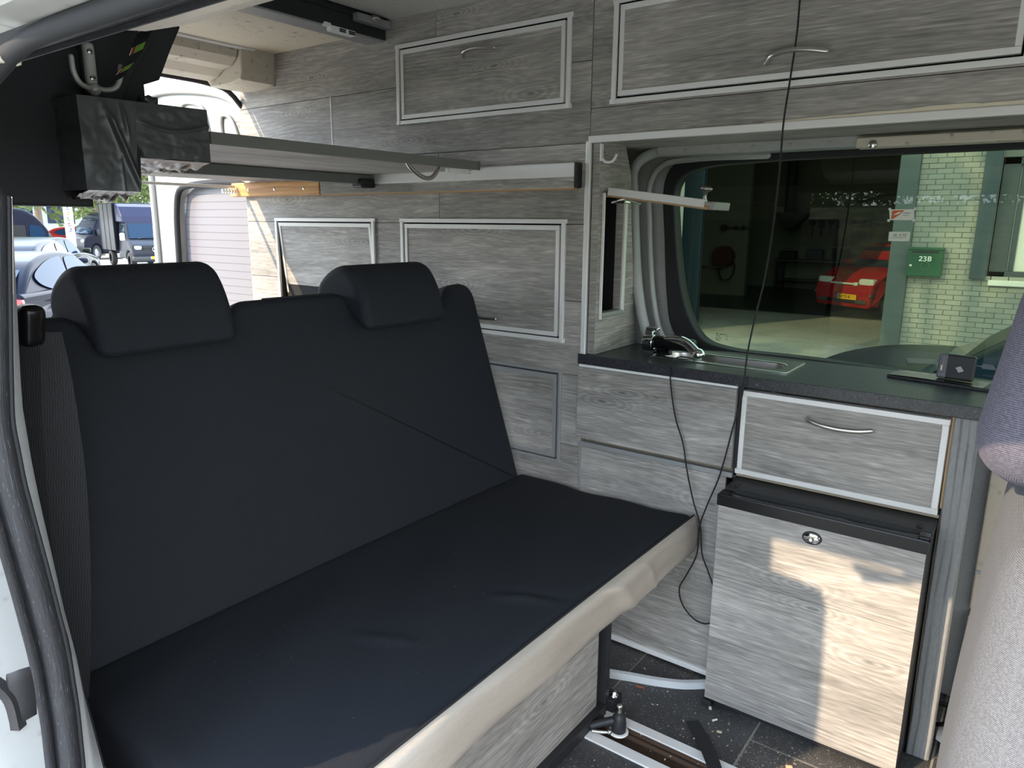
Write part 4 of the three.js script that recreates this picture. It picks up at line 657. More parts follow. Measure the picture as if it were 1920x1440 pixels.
tag(mesh('thin_cord', tube([[-0.461, 1.62, -1.545], [-0.461, 1.511, -1.545], [-0.461, 1.464, -1.545], [-0.466, 1.378, -1.543], [-0.471, 1.298, -1.541], [-0.472, 1.196, -1.545], [-0.477, 1.069, -1.545], [-0.485, 0.98, -1.545], [-0.498, 0.9, -1.545], [-0.507, 0.83, -1.545], [-0.510, 0.735, -1.540], [-0.526, 0.659, -1.545], [-0.548, 0.541, -1.545], [-0.574, 0.457, -1.545], [-0.587, 0.406, -1.545], [-0.590, 0.331, -1.545], [-0.614, 0.268, -1.548], [-0.63, 0.227, -1.55], [-0.619, 0.188, -1.55], [-0.587, 0.16, -1.55], [-0.557, 0.158, -1.55], [-0.53, 0.18, -1.55]], 0.0019, 220, 6), M.rubberPlain), 'thin black cord hanging from the overhead locker down past the drawer', 'cord');
tag(mesh('thin_cord', tube([[-0.67, 0.779, -1.652], [-0.683, 0.786, -1.63], [-0.69, 0.789, -1.60], [-0.692, 0.783, -1.566], [-0.686, 0.762, -1.55], [-0.677, 0.702, -1.55], [-0.663, 0.646, -1.55], [-0.644, 0.598, -1.55], [-0.63, 0.535, -1.55], [-0.609, 0.46, -1.55], [-0.589, 0.404, -1.552], [-0.579, 0.332, -1.552], [-0.563, 0.296, -1.552], [-0.545, 0.26, -1.55]], 0.0019, 150, 6), M.rubberPlain), 'thin black cord coming out of the sink and down the kitchen front', 'cord');
{ // things on the worktop
  const n = thing('booklet', 'dark glossy booklet lying on the right end of the worktop', 'booklet');
  const t = canvasTex(512, 256, (g, W, H) => { g.fillStyle = '#17181a'; g.fillRect(0, 0, W, H); const r = rng(6); for (let i = 0; i < 60; i++) { g.fillStyle = ['#4a3a30', '#2c2a2a', '#5b4438', '#1c2226'][i % 4]; g.fillRect(130 + r() * 240, 40 + r() * 130, 20 + r() * 70, 5 + r() * 14); } g.fillStyle = '#b9bdbd'; g.fillRect(30, 34, 60, 14); g.fillRect(110, 52, 34, 10); for (let i = 0; i < 14; i++) { g.fillStyle = i % 2 ? '#8f9696' : '#c4caca'; g.fillRect(300 + r() * 150, 196 + r() * 40, 14 + r() * 40, 3 + r() * 5); } });
  const pg = poly(xz([[-0.262, -1.742], [-0.248, -1.812], [-0.02, -1.775], [-0.03, -1.70]]));
  mesh('pages', exY(pg, 0.7742, 0.7805, 0.0008), M.black, n);
  const q = sheet((u, v) => [lerp(lerp(-0.2615, -0.031, u), lerp(-0.2475, -0.021, u), v), 0.7815 + 0.0015 * Math.sin(u * 5), lerp(lerp(-1.742, -1.7005, u), lerp(-1.8115, -1.7745, u), v)], 16, 6);
  mesh('cover', q, phys({ map: t, roughness: 0.25, clearcoat: 0.6, clearcoatRoughness: 0.15 }), n);
}
{
  const d = thing('dash_camera_box', 'small black square box with a diamond mark standing on the booklet', 'box', [-0.136, 0.7835, -1.752]); d.rotation.set(-0.06, -0.12, -0.02);
  mesh('case', box(-0.034, 0.034, 0, 0.053, -0.011, 0.004, 0.005, 3), M.black, d);
  mesh('side_band', box(-0.0345, -0.0155, 0.0008, 0.0522, -0.0115, 0.0048, 0.004, 3), std({ color: C(0.12, 0.12, 0.135), roughness: 0.5 }), d);
  mesh('diamond', exZ(poly([[-0.0005, 0.026], [0.0085, 0.0305], [0.0155, 0.021], [0.0065, 0.0165]]), 0.004, 0.0052, 0.0003), std({ color: C(0.42, 0.4, 0.43), roughness: 0.6 }), d);
  mesh('status_light', box(-0.0275, -0.0245, 0.017, 0.028, 0.0045, 0.0056, 0.0004), std({ color: C(0.75, 0.75, 0.5), roughness: 0.4 }), d);
  const t = canvasTex(64, 256, (g) => { g.clearRect(0, 0, 64, 256); g.fillStyle = '#8b8890'; g.font = 'bold 44px sans-serif'; g.fillText('17', 6, 240); g.translate(44, 120); g.rotate(-Math.PI / 2); for (let i = 0; i < 8; i++) g.fillRect(i * 12, -12, 8, 10); });
  mesh('print', new THREE.PlaneGeometry(0.016, 0.05).translate(-0.025, 0.0265, 0.0053), std({ map: t, transparent: true, roughness: 0.7 }), d);
}
{ // stickers on the inside of the glass
  const t = canvasTex(384, 224, (g, W, H) => {
    g.fillStyle = '#eef0e6'; g.fillRect(0, 0, W, H); g.fillStyle = '#d9642b'; g.beginPath(); g.moveTo(20, 20); g.lineTo(232, 20); g.quadraticCurveTo(170, 90, 150, 118); g.lineTo(50, 200); g.lineTo(20, 200); g.fill();
    g.fillStyle = '#eef0e6'; g.beginPath(); g.moveTo(46, 120); g.quadraticCurveTo(90, 62, 172, 46); g.quadraticCurveTo(170, 92, 104, 112); g.closePath(); g.fill();
    g.fillStyle = '#4a5550'; g.font = 'bold 34px sans-serif'; g.fillText('AIRBAG', 214, 94); for (let i = 0; i < 7; i++) g.fillRect(214 + i * 15, 124, 11, 10);
  });
  const s = thing('orange_sticker', 'white and orange sticker with rounded ears on the side window', 'sticker', [-0.2905, 1.1235, -1.8655]); s.rotation.z = 0.01;
  mesh('backing', exZ((() => { const q = new THREE.Shape(); q.moveTo(-0.023, -0.012); q.lineTo(0.023, -0.012); q.absarc(0.025, -0.0125, 0.003, Math.PI * 0.9, Math.PI * 2.4, false); q.lineTo(0.0235, 0.010); q.absarc(0.0255, 0.0125, 0.003, -Math.PI * 0.4, Math.PI * 1.1, false); q.lineTo(-0.0235, 0.0115); q.absarc(-0.0255, 0.0125, 0.003, -0.1, Math.PI * 1.4, false); q.lineTo(-0.0235, -0.010); q.absarc(-0.0255, -0.0125, 0.003, Math.PI * 0.6, Math.PI * 2.1, false); return q; })(), 0, 0.0008), std({ color: C(0.8, 0.82, 0.76), roughness: 0.5 }), s);
  mesh('print', new THREE.PlaneGeometry(0.046, 0.0235).translate(0, 0, 0.0012), std({ map: t, roughness: 0.45 }), s);
  const t2 = canvasTex(384, 192, (g, W, H) => { g.fillStyle = '#e9efdf'; g.fillRect(0, 0, W, H); g.fillStyle = '#4b5244'; g.font = 'bold 64px sans-serif'; g.fillText('22', 76, 84); g.fillText('12', 258, 84); g.fillRect(190, 52, 44, 8); g.fillRect(190, 68, 44, 8); g.fillRect(70, 104, 250, 5); g.fillRect(30, 126, 320, 3); g.fillRect(210, 146, 14, 10); });
  const s2 = thing('date_sticker', 'small white sticker with printed numbers below the orange one', 'sticker', [-0.2905, 1.0755, -1.8655]); s2.rotation.z = 0.01;
  mesh('backing', exZ(rrect(-0.0215, 0.0215, -0.0105, 0.0105, 0.002), 0, 0.0008), std({ color: C(0.8, 0.84, 0.74), roughness: 0.5 }), s2);
  mesh('print', new THREE.PlaneGeometry(0.041, 0.0195).translate(0, 0, 0.0012), std({ map: t2, roughness: 0.5 }), s2);
}
{ // passenger seat ahead of the kitchen, only its rear edge in view
  const s = thing('front_seat', 'grey cloth front seat seen from behind with a dark purple-grey headrest', 'seat', [0, 0, 0]);
  const bk = soft(0.15, 0.68, 0.50, 0.055, 10, 40, 30, (v) => { const t = (v.y + 0.33) / 0.66; v.x += 0.012 * (1 - t) + 0.02 * t - 0.02 * Math.sin(t * 3.1) + 0.012 * Math.pow(Math.abs(v.z) / 0.25, 2); v.z *= lerp(1.04, 0.92, sstep(0.6, 1, t)); });
  mesh('back_cushion', uvm(bk.translate(0.051, 0.545, -0.835), 'y', [0.022, 0.022]), M.seatGrey, s);
  const hd = soft(0.11, 0.215, 0.26, 0.05, 10, 16, 20, (v) => { v.x += 0.03 * (v.y / 0.2); v.z *= 1 - 0.10 * Math.pow((v.y + 0.1) / 0.2, 2); });
  mesh('headrest', uvm(hd.translate(0.028, 0.985, -0.835), 'y', [0.03, 0.03]), M.seatPurple, s);
  for (const z of [-0.78, -0.89]) mesh('headrest_rod', cyl(0.006, 0.006, 0.1, 0.045, 0.87, z, 12), M.black, s);
  mesh('seat_cushion', uvm(soft(0.5, 0.14, 0.5, 0.05, 20, 6, 20, (v) => { v.y += 0.012 * Math.sin(v.x * 6); }).translate(0.36, 0.27, -0.835), 'x', [0.022, 0.022]), M.seatGrey, s);
  mesh('pedestal', box(0.14, 0.56, 0.0, 0.21, -1.03, -0.64, 0.02), M.trim, s);
  mesh('recliner_knob', lathe([[0, 0.02], [0.02, 0.018], [0.024, 0.008], [0.024, 0]], 0.075, 0.36, -0.585, 20, 'z'), M.black, s);
}
{ // loose cables and sheet by the post
  tag(mesh('power_cable', tube([[-0.10, 0.012, -1.80], [-0.05, 0.012, -1.79], [0.0, 0.012, -1.74], [0.05, 0.012, -1.72]], 0.006, 30, 8), M.black), 'black cable on the floor behind the post, farthest from the seat', 'cable');
  tag(mesh('power_cable', tube([[-0.08, 0.012, -1.70], [-0.055, 0.045, -1.665], [-0.02, 0.085, -1.65], [0.02, 0.10, -1.64]], 0.005, 30, 8), M.black), 'black cable rising from the floor between post and front seat', 'cable');
  tag(mesh('paper_scrap', sheet((u, v) => [lerp(-0.066, 0.02, u), 0.014 + 0.012 * Math.sin(u * 4 + v * 2), lerp(-1.70, -1.63, v) + 0.02 * u], 12, 8), std({ color: C(0.42, 0.42, 0.41), roughness: 0.8, side: THREE.DoubleSide })), 'crumpled grey plastic sheet on the floor beside the post', 'scrap');
}
// ---------- outside: rear door, yard, vehicles, trees, garage ----------
const GY = -0.8;
smesh('ground', uvm(new THREE.BoxGeometry(150, 0.2, 130).translate(-30, GY - 0.1, 0), 'x', [6, 6]), M.ground);
{ // rear barn door swung open
  const d = struct('door_1', [-2.37, 0, -1.66]); d.rotation.y = 0.03;
  const out = new THREE.Shape(); out.moveTo(0.0, -0.35); out.lineTo(0.0, 1.38); out.bezierCurveTo(0.0, 1.52, -0.05, 1.58, -0.17, 1.605); out.lineTo(-0.70, 1.655); out.bezierCurveTo(-0.745, 1.655, -0.752, 1.62, -0.754, 1.58); out.lineTo(-0.80, 0.76); out.lineTo(-0.80, -0.35);
  const win = new THREE.Path(); win.moveTo(-0.06, 0.30); win.lineTo(-0.06, 1.17); win.absarc(-0.12, 1.17, 0.06, 0, Math.PI / 2, false); win.lineTo(-0.47, 1.235); win.bezierCurveTo(-0.54, 1.235, -0.572, 1.19, -0.578, 1.12); win.lineTo(-0.615, 0.70); win.lineTo(-0.62, 0.30);
  out.holes.push(win);
  const dp = M.paintDoor;
  mesh('door_shell', uvm(exZ(out, -0.075, -0.005, 0.012, 4, 16), 'x', [0.8, 0.8]), dp, d);
  mesh('window_rubber', tube([[-0.06, 0.3, -0.003], [-0.06, 1.15, -0.003], [-0.075, 1.205, -0.003], [-0.12, 1.23, -0.003], [-0.45, 1.236, -0.003], [-0.545, 1.215, -0.003], [-0.575, 1.14, -0.003], [-0.595, 0.9, -0.003], [-0.615, 0.7, -0.003], [-0.62, 0.3, -0.003]], 0.012, 90, 8), M.rubberPlain, d);
  mesh('pane', exZ(poly([[-0.055, 0.29], [-0.055, 1.18], [-0.12, 1.235], [-0.47, 1.238], [-0.55, 1.2], [-0.58, 1.1], [-0.62, 0.7], [-0.625, 0.29]]), -0.045, -0.04), phys({ color: C(0.2, 0.19, 0.21), roughness: 0.3, clearcoat: 0.4, clearcoatRoughness: 0.1 }), d);
  const hl = []; for (let i = 0; i < 30; i++) hl.push(box(-0.61, -0.07, 0.33 + i * 0.030, 0.3315 + i * 0.030, -0.0398, -0.0392, 0.0002));
  mesh('heater_lines', hl, std({ color: C(0.10, 0.085, 0.08), roughness: 0.6 }), d);
  const ringTube = (p, r) => { const c = new THREE.CatmullRomCurve3(P3(p), true, 'centripetal'); return new THREE.TubeGeometry(c, 100, r, 8, true); };
  mesh('pressing', ringTube([[-0.03, -0.2, 0.004], [-0.03, 1.36, 0.004], [-0.06, 1.47, 0.004], [-0.18, 1.545, 0.004], [-0.68, 1.59, 0.004], [-0.71, 1.56, 0.004], [-0.735, 0.9, 0.004], [-0.75, -0.2, 0.004]], 0.012), dp, d);
  mesh('pressing', ringTube([[-0.11, 1.30, 0.002], [-0.13, 1.42, 0.002], [-0.17, 1.475, 0.002], [-0.21, 1.48, 0.002], [-0.22, 1.44, 0.002], [-0.18, 1.30, 0.002]], 0.007), dp, d);
  mesh('pressing', ringTube([[-0.27, 1.31, 0.002], [-0.30, 1.42, 0.002], [-0.33, 1.515, 0.002], [-0.37, 1.535, 0.002], [-0.46, 1.54, 0.002], [-0.475, 1.51, 0.002], [-0.46, 1.31, 0.002]], 0.006), dp, d);
  mesh('hinge', [-0.1, 0.6, 1.35].map((y) => cyl(0.014, 0.014, 0.09, 0.008, y, -0.03, 12)), M.paintDirty, d);
}
const dullGlass = phys({ color: C(0.008, 0.02, 0.04), roughness: 0.06, specularIntensity: 0.2 });
// cars from one pattern: body with wheel arches, tapered cabin, dark panes, wheels, lamps
function car(name, label, p, turn, o) {
  const t = thing(name, label, 'car', p, o.group); t.rotation.y = turn; if (o.scale) t.scale.setScalar(o.scale);
  const L = o.L ?? 4.2, W = o.W ?? 1.74, H = o.H ?? 1.46, belt = o.belt ?? 0.93, hood = o.hood ?? 0.88, nose = o.nose ?? 0.66, f = L / 2, xw = o.xw ?? 0.75, xf = o.xf ?? 0.1, xr = o.xr ?? -1.35, wb = o.wb ?? 1.27, wr = o.wr ?? 0.32;
  const paint = phys({ color: o.color, roughness: 0.28, clearcoat: 0, specularIntensity: 0.16, clearcoatRoughness: 0.04, metalness: o.metal ?? 0.0 });
  const glass = o.glass ?? dullGlass;
  const s = new THREE.Shape(); s.moveTo(-f + 0.06, 0.28);
  for (const x of [-wb, wb]) { s.lineTo(x - wr - 0.05, 0.22); s.absarc(x, 0.31, wr + 0.05, Math.PI * 1.08, -Math.PI * 0.08, true); }
  s.lineTo(f - 0.05, 0.22); s.quadraticCurveTo(f + 0.02, 0.42, f - 0.02, 0.55); s.quadraticCurveTo(f - 0.03, nose, f - 0.22, nose + 0.08); s.quadraticCurveTo((f + xw) / 2, hood + 0.02, xw, belt + 0.02); s.lineTo(-f + 0.12, belt + 0.07); s.quadraticCurveTo(-f - 0.02, 0.75, -f + 0.02, 0.5); s.lineTo(-f + 0.06, 0.28);
  const bulge = (g, k) => { const q = g.attributes.position; for (let i = 0; i < q.count; i++) { const y = q.getY(i), x = q.getX(i); let z = q.getZ(i) * (1 - 0.06 * sstep(0.5, 1.0, y) - 0.05 * sstep(0.5, 0.2, y)) * (1 - 0.12 * Math.pow(Math.max(0, Math.abs(x) - f + 0.6) / 0.6, 2)); if (y > belt) z *= 1 - k * (y - belt) / (H - belt); q.setZ(i, z); } g.computeVertexNormals(); return g; };
  mesh('body', bulge(exZ(s, -W / 2, W / 2, 0.05, 4, 16), 0.05), paint, t);
  const c = new THREE.Shape(); c.moveTo(xw, belt - 0.05); c.quadraticCurveTo((xw + xf) / 2 - 0.02, H - 0.22, xf, H - 0.05); c.quadraticCurveTo((xf + xr) / 2, H + 0.06, xr, H - 0.10); c.quadraticCurveTo(xr - 0.3, H - 0.18, -f + 0.18, belt + 0.02); c.lineTo(-f + 0.3, belt - 0.05); c.lineTo(xw, belt - 0.05);
  mesh('cabin', bulge(exZ(c, -W / 2 + 0.06, W / 2 - 0.06, 0.05, 4, 16), 0.2), paint, t);
  const k = (y) => (W / 2 - 0.055) * (1 - 0.06 * sstep(0.5, 1.0, y)) * (1 - 0.2 * Math.max(0, y - belt) / (H - belt));
  const pane = (pts, side) => { const g = new THREE.ShapeGeometry(new THREE.Shape(new THREE.CatmullRomCurve3(pts.map(([x, y]) => V(x, y, 0)), true, 'centripetal').getPoints(40).map((q) => new THREE.Vector2(q.x, q.y)))), q = g.attributes.position; for (let i = 0; i < q.count; i++) q.setZ(i, side * (k(q.getY(i)) + 0.006)); if (side < 0) g.index.array.reverse(); g.computeVertexNormals(); return g; };
  for (const side of [1, -1]) {
    mesh('side_window', pane([[xw - 0.22, belt + 0.05], [xf + 0.06, H - 0.13], [-0.18, H - 0.09], [-0.24, H - 0.12], [-0.3, belt + 0.06], [-0.26, belt + 0.03]], side), glass, t);
    mesh('side_window', pane([[-0.42, belt + 0.04], [-0.36, H - 0.10], [-0.6, H - 0.08], [-1.05, H - 0.15], [-1.42, belt + 0.24], [-1.36, belt + 0.16], [-1.05, belt + 0.06], [-0.9, belt + 0.04]], side), glass, t);
    for (const x of [-0.28, -1.12]) mesh('door_handle', soft(0.17, 0.03, 0.04, 0.012, 6, 2, 2).translate(x, belt - 0.08, side * (W / 2 - 0.03)), paint, t);
    mesh('door_seam', [box(-0.352, -0.344, 0.36, belt + 0.02, side * W / 2 - 0.008, side * W / 2 - 0.002 , 0.001)], M.gap, t);
    if (!o.noMirror) mesh('wing_mirror', soft(0.14, 0.12, 0.2, 0.04, 4, 4, 4).translate(xw - 0.2, belt + 0.1, side * (W / 2 + 0.06)), paint, t);
    mesh('head_lamp', soft(0.22, 0.17, 0.36, 0.05, 6, 6, 6).translate(f - 0.17, nose - 0.005, side * (W / 2 - 0.27)), phys({ color: C(0.75, 0.78, 0.75), roughness: 0.12, clearcoat: 1 }), t);
    mesh('tail_lamp', soft(0.12, 0.22, 0.2, 0.03, 4, 4, 4).translate(-f + 0.1, belt - 0.1, side * (W / 2 - 0.2)), std({ color: C(0.4, 0.02, 0.02), roughness: 0.2 }), t);
    for (const x of [wb, -wb]) {
      mesh('tyre', lathe([[0.2, -0.1], [wr - 0.03, -0.1], [wr, -0.07], [wr, 0.07], [wr - 0.03, 0.1], [0.2, 0.1]], x, wr, side * (W / 2 - 0.12), 30, 'z'), M.rubberPlain, t);
      mesh('wheel_rim', [lathe([[0, 0.05], [0.06, 0.06], [0.19, 0.04], [0.205, 0.09]], 0, 0, 0, 24, 'z').scale(1, 1, side).translate(x, wr, side * (W / 2 - 0.12))], std({ color: C(0.4, 0.4, 0.4), roughness: 0.35, metalness: 0.7, side: THREE.DoubleSide }), t);
    }
  }
  const yb = belt + 0.02;
  mesh('windscreen', sheet((u, v) => { const y = lerp(yb, H - 0.09, v), b = lerp(xw - 0.05, xf + 0.03, Math.pow(v, 0.92)); return [b + 0.035, y, (u - 0.5) * 2 * (k(y) - 0.06)]; }, 6, 10), glass, t);
  mesh('rear_window', sheet((u, v) => { const y = lerp(belt + 0.14, H - 0.16, v); return [lerp(-f + 0.2, xr - 0.1, v) - 0.05, y, (0.5 - u) * 2 * (k(y) - 0.1)]; }, 4, 6), glass, t);
  mesh('grille', [box(f - 0.06, f + 0.0, 0.3, 0.38, -0.5, 0.5, 0.02)], M.black, t);
  if (o.extra) o.extra(t, { L, W, H, f, nose, belt, hood });
  return t;
}
function plateTex(text) { return canvasTex(256, 56, (g, W, H) => { g.fillStyle = '#f0b400'; g.fillRect(0, 0, W, H); g.fillStyle = '#1d4fa8'; g.fillRect(0, 0, 26, H); g.fillStyle = '#2a2410'; g.font = 'bold 42px sans-serif'; g.fillText(text, 38, 43); }); }
function plate(t, text, x, y, z = 0) { mesh('number_plate', box(x - 0.01, x, y - 0.057, y + 0.057, z - 0.265, z + 0.265, 0.004), M.black, t); mesh('plate_print', new THREE.PlaneGeometry(0.52, 0.11).rotateY(Math.PI / 2).translate(x + 0.002, y, z), std({ map: plateTex(text), roughness: 0.5 }), t); }
const navy = C(0.0035, 0.0045, 0.011), parkGlass = dullGlass;
car('parked_car', 'dark navy hatchback parked nearest behind the bench, side windows towards the van', [-12.0, GY, -4.28], 2.42, { color: navy, xw: 0.95, xf: 0.2, xr: -1.25, glass: parkGlass });
car('parked_car', 'blue-grey car whose roof shows just behind the nearest navy hatchback', [-16.9, GY, -6.1], 2.5, { color: C(0.010, 0.014, 0.024), H: 1.5, L: 4.5 });
car('parked_car', 'small dark green car parked behind, its roof before the dark vans', [-22.5, GY, -8.6], 2.42, { color: C(0.010, 0.013, 0.009), H: 1.42 });
car('parked_car', 'distant red car half hidden between the two dark vans', [-46, GY, -19.8], 1.2, { color: C(0.16, 0.012, 0.008) });
car('parked_car', 'dark teal-grey car close outside the tinted window, bonnet to the left', [0.62, GY, -5.0], Math.PI - 0.06, { color: C(0.02, 0.03, 0.03), noMirror: true, H: 1.6, belt: 1.06, hood: 1.05, nose: 0.82, L: 4.4, xw: 1.15, xf: 0.35, metal: 0.5 });
car('red_hatchback', 'small red hatchback with yellow number plate standing in the garage mouth', [-2.72, GY, -18.1], -2.06, { color: C(0.36, 0.012, 0.012), L: 3.54, W: 1.58, H: 1.54, belt: 1.0, hood: 1.0, nose: 0.74, xw: 0.8, xf: 0.35, xr: -1.4, wb: 1.13, wr: 0.29, metal: 0.0, extra(t, q) {
  plate(t, '9-FTZ-8', q.f + 0.012, 0.43, -0.14);
  mesh('bonnet_bar', [box(q.f - 0.05, q.f + 0.005, 0.68, 0.72, -0.3, 0.3, 0.012), box(q.f - 0.05, q.f + 0.008, 0.66, 0.74, -0.38, -0.28, 0.02)], M.alu, t);
  for (const s of [1, -1]) { mesh('bumper_strip', box(q.f - 0.10, q.f - 0.01, 0.46, 0.51, s * 0.34, s * 0.72, 0.012), std({ color: C(0.12, 0.12, 0.11), roughness: 0.6 }), t); mesh('fog_recess', box(q.f - 0.08, q.f + 0.004, 0.30, 0.38, s * 0.36, s * 0.62, 0.012), std({ color: C(0.06, 0.06, 0.055), roughness: 0.6 }), t); }
} });
// dark high-roof vans
function van(name, label, p, turn, logo) {
  const t = thing(name, label, 'van', p); t.rotation.y = turn;
  const paint = phys({ color: C(0.004, 0.005, 0.012), roughness: 0.25, specularIntensity: 0.25 });
  const s = new THREE.Shape(); s.moveTo(-2.6, 0.3); for (const x of [-1.7, 1.75]) { s.lineTo(x - 0.4, 0.28); s.absarc(x, 0.34, 0.39, Math.PI * 1.05, -Math.PI * 0.05, true); }
  s.lineTo(2.62, 0.3); s.quadraticCurveTo(2.72, 0.7, 2.55, 0.98); s.quadraticCurveTo(2.3, 1.12, 1.98, 1.2); s.quadraticCurveTo(1.6, 1.72, 1.28, 1.92); s.quadraticCurveTo(0.9, 2.2, 0.2, 2.24); s.lineTo(-2.55, 2.24); s.quadraticCurveTo(-2.64, 1.2, -2.6, 0.3);
  const g = exZ(s, -0.95, 0.95, 0.08, 4, 14), q = g.attributes.position; for (let i = 0; i < q.count; i++) q.setZ(i, q.getZ(i) * (1 - 0.12 * sstep(1.1, 2.3, q.getY(i)))); g.computeVertexNormals();
  mesh('body', g, paint, t);
  for (const sd of [1, -1]) {
    const k = (y) => sd * (0.953 * (1 - 0.12 * sstep(1.1, 2.3, y)));
    const pane = (pts) => { const h = new THREE.ShapeGeometry(poly(pts)), w = h.attributes.position; for (let i = 0; i < w.count; i++) w.setZ(i, k(w.getY(i)) + sd * 0.006); if (sd < 0) h.index.array.reverse(); h.computeVertexNormals(); return h; };
    mesh('side_window', pane([[1.72, 1.22], [1.35, 1.66], [0.95, 1.70], [0.78, 1.68], [0.74, 1.28], [1.1, 1.2]]), parkGlass, t);
    mesh('side_window', pane([[0.58, 1.28], [0.6, 1.68], [0.1, 1.70], [-0.02, 1.62], [0.0, 1.32]]), M.blackGloss, t);
    mesh('door_seam', [box(0.655, 0.665, 0.45, 1.8, sd > 0 ? 0.935 : -0.945, sd > 0 ? 0.945 : -0.935, 0.002)], M.gap, t);
    mesh('wing_mirror', soft(0.14, 0.3, 0.16, 0.05, 4, 6, 4).translate(1.62, 1.28, sd * 1.05), M.black, t);
    for (const x of [-1.7, 1.75]) { mesh('tyre', lathe([[0.2, -0.11], [0.33, -0.11], [0.35, -0.07], [0.35, 0.07], [0.33, 0.11], [0.2, 0.11]], x, 0.35, sd * 0.82, 28, 'z'), M.rubberPlain, t); mesh('wheel_rim', lathe([[0, 0.04], [0.19, 0.03], [0.21, 0.1]], 0, 0, 0, 20, 'z').scale(1, 1, sd).translate(x, 0.35, sd * 0.82), std({ color: C(0.3, 0.3, 0.3), roughness: 0.4, metalness: 0.6, side: THREE.DoubleSide }), t); }
    if (logo) { mesh('emblem', exZ(poly([[0.16, 0.86], [0.27, 1.04], [0.38, 0.86], [0.31, 0.86], [0.27, 0.93], [0.23, 0.86]]), sd > 0 ? 0.945 : -0.953, sd > 0 ? 0.953 : -0.945, 0), M.white, t); mesh('lettering', box(-0.12, 0.10, 0.89, 0.93, sd > 0 ? 0.945 : -0.953, sd > 0 ? 0.953 : -0.945, 0.002), M.white, t); }
  }
  mesh('windscreen', sheet((u, v) => [lerp(2.0, 1.32, v) + 0.03, lerp(1.22, 1.88, v), (u - 0.5) * lerp(1.6, 1.4, v)], 4, 6), parkGlass, t);
  mesh('head_lamp', [-0.68, 0.68].map((z) => soft(0.2, 0.22, 0.34, 0.05, 4, 4, 4).translate(2.52, 0.85, z)), phys({ color: C(0.6, 0.62, 0.62), roughness: 0.15 }), t);
  for (const c of t.children) { const q = c.geometry.attributes.position; for (let i = 0; i < q.count; i++) if (q.getX(i) > 0.6) q.setX(i, 0.6 + (q.getX(i) - 0.6) * 0.6); c.geometry.computeVertexNormals(); }   // short, steep nose
  return t;
}
van('delivery_van', 'dark navy high-roof van at the far left, its curved nose to the right', [-27.9, GY, -9.3], Math.PI / 2, false);
van('delivery_van', 'dark navy high-roof van with a small white emblem on its side, behind the box truck', [-37.5, GY, -17.6], -Math.PI / 2, true);
